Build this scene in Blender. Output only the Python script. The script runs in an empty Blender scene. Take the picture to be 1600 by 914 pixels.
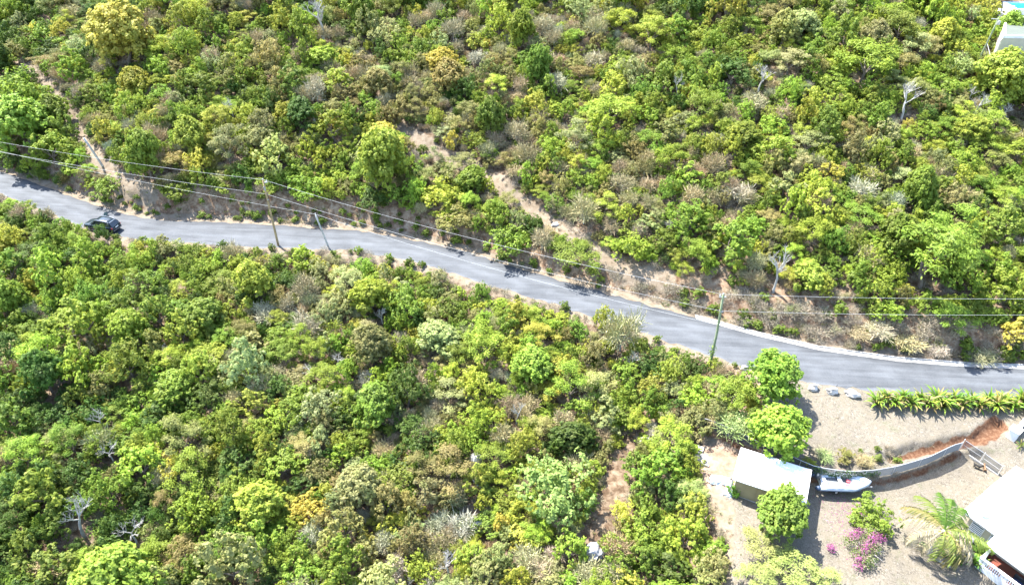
import bpy, bmesh, math, random
import numpy as np
from mathutils import Vector, Matrix

random.seed(7)
RNG = np.random.default_rng(11)
SC = bpy.context.scene
COL = SC.collection
R = math.radians

# ------------------------------------------------------------------ camera
F_PX, PITCH, ROLL, CAM_Z = 1150.0, R(36.6), R(0.78), 58.0
cam_d = bpy.data.cameras.new("camera")
cam_d.lens = 36.0 * F_PX / 1600.0
cam_d.sensor_width = 36.0
cam_d.clip_start = 0.5
cam_d.clip_end = 4000.0
cam = bpy.data.objects.new("camera", cam_d)
COL.objects.link(cam)
CAM_M = (Matrix.Rotation(math.pi / 2 - PITCH, 4, 'X') @ Matrix.Rotation(ROLL, 4, 'Z'))
cam.matrix_world = Matrix.Translation((0, 0, CAM_Z)) @ CAM_M
SC.camera = cam
CM = np.array(CAM_M.to_3x3())
CO = np.array([0.0, 0.0, CAM_Z])

# ------------------------------------------------------------------ light
SUN_TO = Vector((0.46, -0.42, -1.0)).normalized()      # direction the light travels
sun_d = bpy.data.lights.new("sun", 'SUN')
sun_d.energy = 4.6
sun_d.angle = R(0.5)
sun_d.color = (1.0, 0.965, 0.90)
sun = bpy.data.objects.new("sun", sun_d)
sun.rotation_euler = SUN_TO.to_track_quat('-Z', 'Y').to_euler()
sun.location = (0, 0, 90)
COL.objects.link(sun)
world = bpy.data.worlds.new("World")
SC.world = world
world.use_nodes = True
wn = world.node_tree.nodes
sky = wn.new('ShaderNodeTexSky')
sky.sky_type = 'NISHITA'
sky.sun_disc = False
back = -SUN_TO
sky.sun_elevation = math.asin(back.z)
sky.sun_rotation = math.atan2(back.x, back.y)
bg = wn['Background']
bg.inputs['Strength'].default_value = 0.15
world.node_tree.links.new(sky.outputs[0], bg.inputs['Color'])
SC.view_settings.view_transform = 'Standard'
SC.view_settings.look = 'None'
SC.view_settings.gamma = 1.0
SC.view_settings.exposure = 2.3

# ------------------------------------------------------------------ camera geometry helpers (photo pixels, 1600 x 914)
def ray(px, py):
    d = CM @ np.array([(px - 800) / F_PX, -(py - 457) / F_PX, -1.0])
    return d / np.linalg.norm(d)

def project(x, y, z):
    p = np.stack([np.asarray(x, float), np.asarray(y, float), np.asarray(z, float) - CAM_Z], -1) @ CM
    dep = -p[..., 2]
    return 800 + F_PX * p[..., 0] / dep, 457 - F_PX * p[..., 1] / dep, dep

def on_plane(px, py, zf):
    d = ray(px, py)
    z = zf if not callable(zf) else 3.0
    for _ in range(8):
        t = (z - CAM_Z) / d[2]
        x, y = d[0] * t, d[1] * t
        z = zf(x) if callable(zf) else zf
    return x, y, z

# ------------------------------------------------------------------ noise
def _hash(ix, iy, s):
    h = (ix.astype(np.int64) * 374761393 + iy.astype(np.int64) * 668265263 + s * 1442695041) & 0xffffffff
    h = ((h ^ (h >> 13)) * 1274126177) & 0xffffffff
    return ((h ^ (h >> 16)) & 0xffff) / 65535.0

def vnoise(x, y, s=0):
    x = np.asarray(x, float); y = np.asarray(y, float)
    ix, iy = np.floor(x), np.floor(y)
    fx, fy = x - ix, y - iy
    fx = fx * fx * (3 - 2 * fx); fy = fy * fy * (3 - 2 * fy)
    a = _hash(ix, iy, s); b = _hash(ix + 1, iy, s); c = _hash(ix, iy + 1, s); d = _hash(ix + 1, iy + 1, s)
    return (a * (1 - fx) + b * fx) * (1 - fy) + (c * (1 - fx) + d * fx) * fy

def fbm(x, y, s=0, o=3):
    v, a, t = 0, 1.0, 0
    for k in range(o):
        v = v + a * vnoise(x * 2 ** k, y * 2 ** k, s + k); t += a; a *= 0.5
    return v / t

def smooth(t):
    t = np.clip(t, 0, 1)
    return t * t * (3 - 2 * t)

# ------------------------------------------------------------------ terrain
def zroad(x):
    return 4.2 - 0.032 * np.clip(x, -110, 110)

UP = [(-260, 170), (-120, 222), (0, 268), (50, 285), (100, 303), (150, 322), (200, 337), (260, 345), (330, 347), (430, 352), (500, 357),
      (560, 361), (620, 370), (680, 383), (740, 398), (800, 417), (860, 434), (920, 452), (980, 468), (1040, 484), (1090, 497),
      (1180, 522), (1280, 545), (1400, 562), (1500, 570), (1600, 574), (1800, 582)]
LO = [(-260, 207), (-120, 257), (0, 304), (40, 318), (80, 334), (130, 356), (200, 373), (300, 381), (400, 387), (480, 388), (560, 393),
      (640, 407), (700, 426), (760, 444), (800, 457), (860, 473), (900, 487), (940, 500), (1020, 525), (1100, 553),
      (1180, 578), (1260, 597), (1340, 608), (1400, 613), (1500, 619), (1600, 622), (1800, 630)]
upw = np.array([on_plane(*p, zroad)[:2] for p in UP])
low = np.array([on_plane(*p, zroad)[:2] for p in LO])
def yu(x): return np.interp(x, upw[:, 0], upw[:, 1])
def yl(x): return np.interp(x, low[:, 0], low[:, 1])

FENCE_PX = [(1085, 664), (1130, 682), (1190, 708), (1270, 742), (1320, 748), (1360, 746), (1400, 738), (1450, 722), (1499, 700)]
fence_w = np.array([on_plane(*p, 2.0)[:2] for p in FENCE_PX])
def yfence(x): return np.interp(x, fence_w[:, 0], fence_w[:, 1])

def seg_dist(x, y, pts):
    x = np.asarray(x, float); y = np.asarray(y, float)
    best = np.full(np.broadcast(x, y).shape, 1e9)
    for (ax, ay), (bx, by) in zip(pts[:-1], pts[1:]):
        dx, dy = bx - ax, by - ay
        t = np.clip(((x - ax) * dx + (y - ay) * dy) / (dx * dx + dy * dy), 0, 1)
        best = np.minimum(best, np.hypot(x - ax - t * dx, y - ay - t * dy))
    return best

GULLY_PX = [(1395, 711), (1430, 702), (1470, 694), (1500, 688), (1530, 680), (1548, 670), (1562, 662)]
gully_w = np.array([on_plane(*p, 2.3)[:2] for p in GULLY_PX])

def H(x, y):
    x = np.asarray(x, float); y = np.asarray(y, float)
    zr = zroad(x)
    U, L = yu(x), yl(x)
    d = np.maximum(y - U - 0.9, 0)
    B = np.interp(x, [-80, -40, -5, 25, 50], [1.6, 2.2, 1.6, 1.0, 1.4])
    up = B * smooth(d / 3.0) + 0.42 * np.maximum(d - 1.0, 0) - 0.0009 * np.clip(d - 60, 0, 200) ** 2
    up = up + (fbm(x / 13, y / 13, 3) - 0.5) * 3.4 * smooth(d / 9) + (fbm(x / 3.1, y / 3.1, 5) - 0.5) * 0.8 * smooth(d / 2)
    e = np.maximum(L - 1.0 - y, 0)
    w = smooth((x - 13) / 8)
    forest = -0.25 * e - 0.5 * smooth(e / 2) + (fbm(x / 11, y / 11, 9) - 0.5) * 2.6 * smooth(e / 8) + (fbm(x / 2.7, y / 2.7, 12) - .5) * .7 * smooth(e / 2)
    forest = np.maximum(forest, -16 + 0.05 * forest)
    fade = 1 - smooth((x - gully_w[3, 0]) / 5)
    yard = -0.13 * np.minimum(e, 8) - 0.04 * np.maximum(e - 8, 0) - 0.9 * smooth((yfence(x) + .15 - y) / 0.9) * fade \
        + (fbm(x / 2.2, y / 2.2, 21) - .5) * .22 * smooth(e / 1.5)
    yard = yard - 0.65 * np.exp(-(seg_dist(x, y, gully_w) / (0.35 + 0.6 * fbm(x / 1.1, y / 1.1, 31))) ** 4)
    dn = forest * (1 - w) + yard * w
    return zr + np.where(d > 0, up, 0) + np.where(e > 0, dn, 0)

def h1(x, y): return float(H(np.array([x]), np.array([y]))[0])

def at(px, py, off=0.0):
    """world point where the sight line through photo pixel (px, py) meets the ground raised by off"""
    d = ray(px, py)
    ts = np.arange(30, 330, 0.25)
    P = CO + d * ts[:, None]
    g = P[:, 2] - H(P[:, 0], P[:, 1]) - off
    k = np.argmax(g < 0)
    t = ts[k - 1] + 0.25 * g[k - 1] / (g[k - 1] - g[k])
    p = CO + d * t
    return Vector((p[0], p[1], p[2]))

def pxscale(p):
    return F_PX / project(p[0], p[1], p[2])[2]

def in_poly(px, py, poly):
    px = np.asarray(px, float); py = np.asarray(py, float)
    c = np.zeros(np.broadcast(px, py).shape, bool)
    n = len(poly)
    for i in range(n):
        x1, y1 = poly[i]; x2, y2 = poly[(i + 1) % n]
        if y1 == y2: continue
        hit = ((y1 > py) != (y2 > py)) & (px < (x2 - x1) * (py - y1) / (y2 - y1) + x1)
        c ^= hit
    return c

# zones, drawn on the ground
YARD = [(1085, 548), (1160, 572), (1176, 610), (1172, 655), (1215, 722), (1150, 692), (1110, 682), (1078, 716), (1082, 748), (1120, 770),
        (1150, 792), (1146, 850), (1130, 1040), (1900, 1040), (1900, 560), (1400, 608)]
HOUSE2 = [(1546, -80), (1548, 20), (1552, 62), (1575, 78), (1800, 90), (1800, -80)]
TRACKS_PX = [([(40, 105), (70, 130), (100, 165), (125, 210), (150, 250), (190, 285), (235, 305)], 1.0),
             ([(625, 205), (680, 238), (720, 252), (765, 278), (800, 308), (850, 345), (885, 365), (940, 400), (985, 425), (1040, 438)], 1.2),
             ([(985, 695), (962, 735), (955, 785), (930, 835), (915, 865)], 1.15),
             ([(1115, 770), (1150, 800), (1160, 870), (1165, 930)], 1.6)]
TRACKS = [(np.array([at(*q)[:2] for q in pts]), w) for pts, w in TRACKS_PX]
BARE_PX = [(560, 455, 10), (190, 475, 14), (665, 585, 16), (565, 720, 14), (750, 560, 14), (1290, 330, 18), (1130, 430, 24), (785, 640, 12), (1285, 160, 14), (20, 895, 28),
           (735, 800, 18), (870, 400, 10), (1590, 190, 22), (720, 500, 14), (1010, 600, 20), (420, 60, 12), (300, 60, 10), (1400, 520, 22),
           (178, 380, 15), (150, 374, 13), (196, 384, 12), (1532, 100, 11), (1545, 84, 10), (1548, 100, 9), (1530, 116, 8)]
BARE = [(at(a, b), c) for a, b, c in BARE_PX]
BARE = [(p.x, p.y, c / pxscale(p)) for p, c in BARE]

def bank_clear(x):
    return np.interp(x, [-90, -66, -58, -50, -20, -8, 0, 12, 25, 45, 60], [.8, 1.0, 2.0, 2.8, 3.4, 3.0, 2.0, 3.2, 4.8, 5.0, 3.6])

def open_ground(x, y, r=0.0):
    """1 where no trees stand"""
    x = np.asarray(x, float); y = np.asarray(y, float)
    m = (y > yl(x) - np.interp(x, [-60, -35, -20, 20], [.9, 1.2, 2.2, 2.2]) - .25 * r) & (y < yu(x) + bank_clear(x) + .25 * r)
    for pts, w in TRACKS:
        m |= seg_dist(x, y, pts) < w + .30 * r
    px, py, _ = project(x, y, H(x, y))
    m |= in_poly(px, py, YARD) & (y < yu(x)) & (x > 5)
    m |= in_poly(px, py, HOUSE2)
    for bx, by, br in BARE:
        m |= np.hypot(x - bx, y - by) < br * 0.8
    return m

# ------------------------------------------------------------------ materials
MATS = {}
def new_mat(name):
    m = bpy.data.materials.new(name); m.use_nodes = True
    MATS[name] = m
    return m, m.node_tree.nodes, m.node_tree.links

def mat(name, col, rough=0.6, metal=0.0, var=0.0, scale=4.0, bump=0.0, spec=0.5, col2=None, coat=0.0):
    if name in MATS: return MATS[name]
    m, n, l = new_mat(name)
    b = n['Principled BSDF']
    b.inputs['Roughness'].default_value = rough
    b.inputs['Metallic'].default_value = metal
    b.inputs['Specular IOR Level'].default_value = spec
    b.inputs['Coat Weight'].default_value = coat
    if var > 0 or col2:
        tc = n.new('ShaderNodeTexCoord'); no = n.new('ShaderNodeTexNoise')
        no.inputs['Scale'].default_value = scale; no.inputs['Detail'].default_value = 6
        l.new(tc.outputs['Object'], no.inputs['Vector'])
        cr = n.new('ShaderNodeValToRGB')
        c2 = col2 or tuple(c * (1 - var) for c in col)
        cr.color_ramp.elements[0].position = 0.35; cr.color_ramp.elements[1].position = 0.65
        cr.color_ramp.elements[0].color = (*c2, 1); cr.color_ramp.elements[1].color = (*col, 1)
        l.new(no.outputs['Fac'], cr.inputs[0]); l.new(cr.outputs[0], b.inputs['Base Color'])
        if bump:
            bp = n.new('ShaderNodeBump'); bp.inputs['Strength'].default_value = bump; bp.inputs['Distance'].default_value = 0.05
            l.new(no.outputs['Fac'], bp.inputs['Height']); l.new(bp.outputs[0], b.inputs['Normal'])
    else:
        b.inputs['Base Color'].default_value = (*col, 1)
    return m

def leaf_mat(name, fixed=None, trans=0.3, rough=0.5, vlo=0.62, vhi=1.35):
    m, n, l = new_mat(name)
    b = n['Principled BSDF']
    b.inputs['Roughness'].default_value = rough
    b.inputs['Specular IOR Level'].default_value = 0.14
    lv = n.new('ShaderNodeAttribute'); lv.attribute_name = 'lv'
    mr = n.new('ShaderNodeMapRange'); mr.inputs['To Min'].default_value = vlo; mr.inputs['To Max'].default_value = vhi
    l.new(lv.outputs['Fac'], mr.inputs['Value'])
    if fixed:
        c = n.new('ShaderNodeRGB'); c.outputs[0].default_value = (*fixed, 1); co = c.outputs[0]
    else:
        c = n.new('ShaderNodeAttribute'); c.attribute_type = 'INSTANCER'; c.attribute_name = 'tint'; co = c.outputs['Color']
    vm = n.new('ShaderNodeVectorMath'); vm.operation = 'SCALE'
    l.new(co, vm.inputs[0]); l.new(mr.outputs[0], vm.inputs['Scale'])
    hs = n.new('ShaderNodeHueSaturation')
    h2 = n.new('ShaderNodeMapRange'); h2.inputs['To Min'].default_value = 0.515; h2.inputs['To Max'].default_value = 0.485
    l.new(lv.outputs['Fac'], h2.inputs['Value']); l.new(h2.outputs[0], hs.inputs['Hue'])
    l.new(vm.outputs[0], hs.inputs['Color'])
    if not fixed:
        ge = n.new('ShaderNodeNewGeometry'); no = n.new('ShaderNodeTexNoise'); no.inputs['Scale'].default_value = .55
        no.inputs['Detail'].default_value = 3; no.inputs['Roughness'].default_value = .65
        l.new(ge.outputs['Position'], no.inputs['Vector'])
        m1 = n.new('ShaderNodeMapRange'); m1.inputs['From Min'].default_value = .5; m1.inputs['From Max'].default_value = .72; m1.inputs['To Max'].default_value = .30
        l.new(no.outputs['Fac'], m1.inputs['Value'])
        mm = n.new('ShaderNodeMixRGB'); mm.inputs[2].default_value = (.25, .235, .10, 1)
        l.new(m1.outputs[0], mm.inputs[0]); l.new(vm.outputs[0], mm.inputs[1])
        m3 = n.new('ShaderNodeMapRange'); m3.inputs['From Min'].default_value = .28; m3.inputs['From Max'].default_value = .48
        m3.inputs['To Min'].default_value = .45; m3.inputs['To Max'].default_value = 0
        l.new(no.outputs['Fac'], m3.inputs['Value'])
        mk = n.new('ShaderNodeMixRGB'); mk.inputs[2].default_value = (.18, .25, .035, 1)
        l.new(m3.outputs[0], mk.inputs[0]); l.new(mm.outputs[0], mk.inputs[1]); l.new(mk.outputs[0], hs.inputs['Color'])
    l.new(hs.outputs[0], b.inputs['Base Color'])
    if trans:
        t = n.new('ShaderNodeBsdfTranslucent'); l.new(hs.outputs[0], t.inputs['Color'])
        mx = n.new('ShaderNodeMixShader'); mx.inputs[0].default_value = trans
        l.new(b.outputs[0], mx.inputs[1]); l.new(t.outputs[0], mx.inputs[2])
        l.new(mx.outputs[0], n['Material Output'].inputs['Surface'])
    return m

M_LEAF = leaf_mat('foliage', trans=0.5, vlo=.72, vhi=1.28)
M_DRY = leaf_mat('dry_twigs', trans=0.0, rough=0.85, vlo=0.7, vhi=1.25)
M_BARK = mat('bark', (0.16, 0.13, 0.10), 0.9, var=0.4, scale=8, bump=.4)
M_PALEBARK = mat('bleached_wood', (0.42, 0.40, 0.37), 0.8, var=0.35, scale=5)
M_GRASS = leaf_mat('grass_blade', trans=0.2, rough=0.7, vlo=.6, vhi=1.3)
M_MAGENTA = leaf_mat('magenta_bracts', fixed=(0.27, 0.075, 0.18), trans=0.3)
M_STRAP = leaf_mat('strap_leaf', trans=0.3, rough=0.38)

# ------------------------------------------------------------------ mesh helpers
def mesh_np(name, V, Fc, m=None, lv=None, smooth_sh=False):
    me = bpy.data.meshes.new(name)
    V = np.asarray(V, np.float32); Fc = np.asarray(Fc, np.int32)
    nf, k = Fc.shape
    me.vertices.add(len(V)); me.vertices.foreach_set('co', V.ravel())
    me.loops.add(nf * k); me.loops.foreach_set('vertex_index', Fc.ravel())
    me.polygons.add(nf)
    me.polygons.foreach_set('loop_start', np.arange(0, nf * k, k, dtype=np.int32))
    me.polygons.foreach_set('use_smooth', np.full(nf, smooth_sh))
    if lv is not None:
        a = me.attributes.new('lv', 'FLOAT', 'FACE'); a.data.foreach_set('value', np.asarray(lv, np.float32))
    me.update(calc_edges=True)
    if m: me.materials.append(m)
    return me

def link(name, me, parent=None, m=None):
    o = bpy.data.objects.new(name, me); COL.objects.link(o)
    if m is not None and len(me.materials) == 0: me.materials.append(m)
    if parent is not None: o.parent = parent
    return o

def tag(o, label=None, cat=None, group=None, kind=None):
    if label: o['label'] = label
    if cat: o['category'] = cat
    if group: o['group'] = group
    if kind: o['kind'] = kind
    return o

def thing(name, label, cat, loc=(0, 0, 0), rz=0.0, group=None):
    o = bpy.data.objects.new(name, None); COL.objects.link(o)
    o.location = loc; o.rotation_euler = (0, 0, rz); o.empty_display_size = 0.2
    return tag(o, label, cat, group)

def copy_tree(o, parent=None):
    c = o.copy(); COL.objects.link(c); c.parent = parent
    for ch in list(o.children): copy_tree(ch, c)
    return c

class MB:
    """collects shapes for ONE mesh object"""
    def __init__(s): s.v = []; s.f = []
    def add(s, vs, fs):
        b = len(s.v); s.v += [tuple(v) for v in vs]; s.f += [tuple(b + i for i in f) for f in fs]; return s
    def box(s, x0, x1, y0, y1, z0, z1, M=None):
        vs = [Vector((x, y, z)) for x in (x0, x1) for y in (y0, y1) for z in (z0, z1)]
        if M: vs = [M @ v for v in vs]
        return s.add(vs, [(0, 1, 3, 2), (4, 6, 7, 5), (0, 4, 5, 1), (2, 3, 7, 6), (0, 2, 6, 4), (1, 5, 7, 3)])
    def tube(s, pts, rad, n=8, cap=True):
        pts = [Vector(p) for p in pts]
        if not hasattr(rad, '__len__'): rad = [rad] * len(pts)
        rings = []
        for i, p in enumerate(pts):
            t = (pts[min(i + 1, len(pts) - 1)] - pts[max(i - 1, 0)]).normalized()
            a = t.cross(Vector((0, 0, 1)))
            if a.length < 1e-3: a = Vector((1, 0, 0))
            a.normalize(); b = t.cross(a)
            rings.append([p + (a * math.cos(k * 2 * math.pi / n) + b * math.sin(k * 2 * math.pi / n)) * rad[i] for k in range(n)])
        vs = [v for r in rings for v in r]; fs = []
        for i in range(len(pts) - 1):
            for k in range(n):
                k2 = (k + 1) % n
                fs.append((i * n + k, i * n + k2, (i + 1) * n + k2, (i + 1) * n + k))
        if cap: fs += [tuple(range(n - 1, -1, -1)), tuple((len(pts) - 1) * n + k for k in range(n))]
        return s.add(vs, fs)
    def loft(s, sections, closed=True, caps=True):
        n = len(sections[0]); vs = [v for r in sections for v in r]; fs = []
        for i in range(len(sections) - 1):
            for k in range(n if closed else n - 1):
                k2 = (k + 1) % n
                fs.append((i * n + k, i * n + k2, (i + 1) * n + k2, (i + 1) * n + k))
        if caps and closed: fs += [tuple(range(n - 1, -1, -1)), tuple((len(sections) - 1) * n + k for k in range(n))]
        return s.add(vs, fs)
    def mesh(s, name, m, sm=False, bevel=0.0):
        me = bpy.data.meshes.new(name); me.from_pydata(s.v, [], s.f)
        bm = bmesh.new(); bm.from_mesh(me); bmesh.ops.recalc_face_normals(bm, faces=bm.faces)
        if bevel: bmesh.ops.bevel(bm, geom=list(bm.edges), offset=bevel, segments=2, affect='EDGES', clamp_overlap=True)
        bm.to_mesh(me); bm.free()
        if sm: me.polygons.foreach_set('use_smooth', [True] * len(me.polygons))
        me.materials.append(m); return me
    def build(s, name, m, parent=None, sm=False, bevel=0.0):
        return link(name, s.mesh(name, m, sm, bevel), parent)

def box(name, m, parent, x0, x1, y0, y1, z0, z1, M=None, bevel=0.0):
    return MB().box(x0, x1, y0, y1, z0, z1, M).build(name, m, parent, bevel=bevel)

# ------------------------------------------------------------------ ground sheet
def axis(lo, hi, fine_lo, fine_hi, df, dc, far):
    a = list(np.arange(fine_lo, fine_hi, df)); x = fine_lo
    b = []
    while x > lo: x -= dc; b.append(x)
    st = dc
    while x > -far: st *= 1.35; x -= st; b.append(x)
    x = a[-1]; c = []
    while x < hi: x += dc; c.append(x)
    st = dc
    while x < far: st *= 1.35; x += st; c.append(x)
    return np.array(b[::-1] + a + c)
gx = axis(-105, 105, 16, 62, 0.25, 0.6, 900)
gy = axis(12, 190, 26, 62, 0.25, 0.6, 900)
X, Y = np.meshgrid(gx, gy)
Z = H(X, Y)
V = np.stack([X.ravel(), Y.ravel(), Z.ravel()], -1)
nx, ny = len(gx), len(gy)
ii = (np.arange(ny - 1)[:, None] * nx + np.arange(nx - 1)).ravel()
gme = mesh_np('ground', V, np.stack([ii, ii + 1, ii + nx + 1, ii + nx], -1), None, None, True)
PX, PY, PD = project(X.ravel(), Y.ravel(), Z.ravel())
xr, yr = X.ravel(), Y.ravel()
front = (PD > 5) & (yr > 15)
yard_m = (in_poly(PX, PY, YARD) & front & (yr < yu(xr)) & (xr > 5)).astype(float)
def blurred(m):
    g = m.reshape(ny, nx)
    for _ in range(3):
        g = (g + np.roll(g, 1, 0) + np.roll(g, -1, 0) + np.roll(g, 1, 1) + np.roll(g, -1, 1)) / 5
    return g.ravel()
yard_m = blurred(yard_m)
track_m = np.zeros(len(xr))
for k, (pts, w) in enumerate(TRACKS):
    if k != 2: track_m = np.maximum(track_m, 1 - smooth((seg_dist(xr, yr, pts) - w * .75) / 0.9))
shoulder = 1 - smooth((np.maximum(yr - yu(xr), yl(xr) - yr) - 0.9) / 1.3)
bank = smooth((yr - yu(xr) - .9) / .8) * (1 - smooth((yr - yu(xr) - bank_clear(xr) - .5) / 2.0))
gw = .25 + .75 * smooth((xr - gully_w[0, 0]) / (gully_w[-2, 0] - gully_w[0, 0]))
red = np.exp(-(seg_dist(xr, yr, gully_w) / (gw * (0.5 + .9 * fbm(xr / .9, yr / .9, 31)))) ** 4)
fd = yfence(xr) - yr
red = np.maximum(red, np.exp(-((fd - .35) / .32) ** 2) * (xr > fence_w[0, 0]) * (xr < fence_w[-1, 0] + .3) * (.35 + .55 * fbm(xr / 1.5, yr / 1.5, 66)))
pk = at(1150, 610)
pinkish = np.exp(-(np.hypot((xr - pk.x) / 3.8, (yr - pk.y) / 3.6)) ** 4)
pk2 = at(1125, 730)
pinkish = np.maximum(pinkish, np.exp(-(np.hypot((xr - pk2.x) / 4.5, (yr - pk2.y) / 3.4)) ** 4) * .8)
pk3 = at(1583, 668)
pinkish = np.maximum(pinkish, np.exp(-(np.hypot((xr - at(1565, 672).x) / .8, (yr - at(1565, 672).y) / 1.3)) ** 4))
for nm, arr in (('yard', yard_m), ('track', np.maximum(track_m, shoulder * .9)), ('bank', bank), ('redsoil', red), ('pink', pinkish)):
    a = gme.attributes.new(nm, 'FLOAT', 'POINT'); a.data.foreach_set('value', arr.astype(np.float32))

def ground_material():
    m, n, l = new_mat('dry_ground')
    b = n['Principled BSDF']; b.inputs['Roughness'].default_value = 0.95; b.inputs['Specular IOR Level'].default_value = 0.15
    tc = n.new('ShaderNodeTexCoord')
    def noise(sc, det=6, rough=.6, dist=0.0):
        q = n.new('ShaderNodeTexNoise'); q.inputs['Scale'].default_value = sc; q.inputs['Detail'].default_value = det
        q.inputs['Roughness'].default_value = rough; q.inputs['Distortion'].default_value = dist
        l.new(tc.outputs['Object'], q.inputs['Vector']); return q.outputs['Fac']
    def ramp(src, stops):
        r = n.new('ShaderNodeValToRGB'); e = r.color_ramp.elements
        while len(e) > 1: e.remove(e[0])
        e[0].position = stops[0][0]; e[0].color = (*stops[0][1], 1)
        for p, c in stops[1:]:
            q = e.new(p); q.color = (*c, 1)
        l.new(src, r.inputs[0]); return r.outputs[0]
    def attr(nm):
        a = n.new('ShaderNodeAttribute'); a.attribute_name = nm; return a.outputs['Fac']
    def mix(f, a, b_):
        x = n.new('ShaderNodeMix'); x.data_type = 'RGBA'; l.new(f, x.inputs[0]); l.new(a, x.inputs[6]); l.new(b_, x.inputs[7]); return x.outputs[2]
    big, mid, fine = noise(.18), noise(1.3, 8, .65, .4), noise(9, 8, .7)
    forest = ramp(mid, [(.25, (0.036, 0.023, 0.014)), (.42, (0.088, 0.057, 0.035)), (.56, (0.160, 0.119, 0.081)), (.72, (0.240, 0.191, 0.140))])
    track = ramp(mid, [(.25, (0.083, 0.062, 0.039)), (.45, (0.160, 0.126, 0.090)), (.7, (0.218, 0.183, 0.140))])
    bankc = ramp(mid, [(.25, (0.064, 0.034, 0.021)), (.42, (0.136, 0.084, 0.052)), (.58, (0.240, 0.176, 0.119)), (.75, (0.320, 0.260, 0.189))])
    # yard: bleached dry lawn, pale soil and faint green blades
    y1 = ramp(fine, [(.28, (0.087, 0.073, 0.051)), (.5, (0.145, 0.125, 0.094)), (.72, (0.195, 0.174, 0.142))])
    y2 = ramp(noise(2.4, 7, .7, 1.0), [(.3, (0.105, 0.097, 0.052)), (.5, (0.151, 0.132, 0.103)), (.7, (0.191, 0.168, 0.138))])
    yd = mix(noise(.5, 3), y1, y2)
    y3 = ramp(noise(5, 8, .75, 1.5), [(.38, (0.058, 0.050, 0.040)), (.5, (0.135, 0.119, 0.094)), (.6, (0.210, 0.189, 0.162))])
    yd = mix(ramp(noise(1.1, 6, .7, .6), [(.42, (.15, .15, .15)), (.56, (.9, .9, .9))]), yd, y3)
    gpatch = ramp(noise(.55, 5, .7), [(.56, (0, 0, 0)), (.7, (0.469, 0.471, 0.471))])
    ggreen = ramp(fine, [(.3, (0.067, 0.081, 0.029)), (.7, (0.127, 0.132, 0.070))])
    yd = mix(gpatch, yd, ggreen)
    redc = ramp(noise(3.2, 8, .7), [(.3, (0.056, 0.026, 0.014)), (.5, (0.104, 0.052, 0.029)), (.7, (0.200, 0.126, 0.081))])
    pinkc = ramp(mid, [(.3, (0.152, 0.096, 0.063)), (.5, (0.232, 0.164, 0.119)), (.7, (0.280, 0.222, 0.171))])
    c = mix(attr('bank'), forest, bankc)
    # ragged edges for tracks
    def ragged(nm, k=.5):
        mr = n.new('ShaderNodeMath'); mr.operation = 'MULTIPLY_ADD'; l.new(mid, mr.inputs[0]); mr.inputs[1].default_value = k * 2; mr.inputs[2].default_value = -k
        ad = n.new('ShaderNodeMath'); ad.operation = 'ADD'; ad.use_clamp = True; l.new(attr(nm), ad.inputs[0]); l.new(mr.outputs[0], ad.inputs[1])
        sm = n.new('ShaderNodeMapRange'); sm.interpolation_type = 'SMOOTHSTEP'
        sm.inputs['From Min'].default_value = .3; sm.inputs['From Max'].default_value = .65
        l.new(ad.outputs[0], sm.inputs['Value']); return sm.outputs[0]
    c = mix(ragged('track'), c, track)
    c = mix(ragged('yard', .3), c, yd)
    c = mix(ragged('pink'), c, pinkc)
    c = mix(ragged('redsoil', .4), c, redc)
    bm_ = n.new('ShaderNodeMixRGB'); bm_.blend_type = 'MULTIPLY'; bm_.inputs[0].default_value = 0.35
    l.new(c, bm_.inputs[1]); l.new(ramp(big, [(.3, (.6, .6, .6)), (.65, (1.15, 1.12, 1.08))]), bm_.inputs[2])
    l.new(bm_.outputs[0], b.inputs['Base Color'])
    ad = n.new('ShaderNodeMath'); ad.operation = 'ADD'; l.new(fine, ad.inputs[0]); l.new(mid, ad.inputs[1])
    bp = n.new('ShaderNodeBump'); bp.inputs['Strength'].default_value = .6; bp.inputs['Distance'].default_value = .12
    l.new(ad.outputs[0], bp.inputs['Height']); l.new(bp.outputs[0], b.inputs['Normal'])
    return m
gme.materials.append(ground_material())
ground = tag(link('ground', gme), kind='structure')

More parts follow.
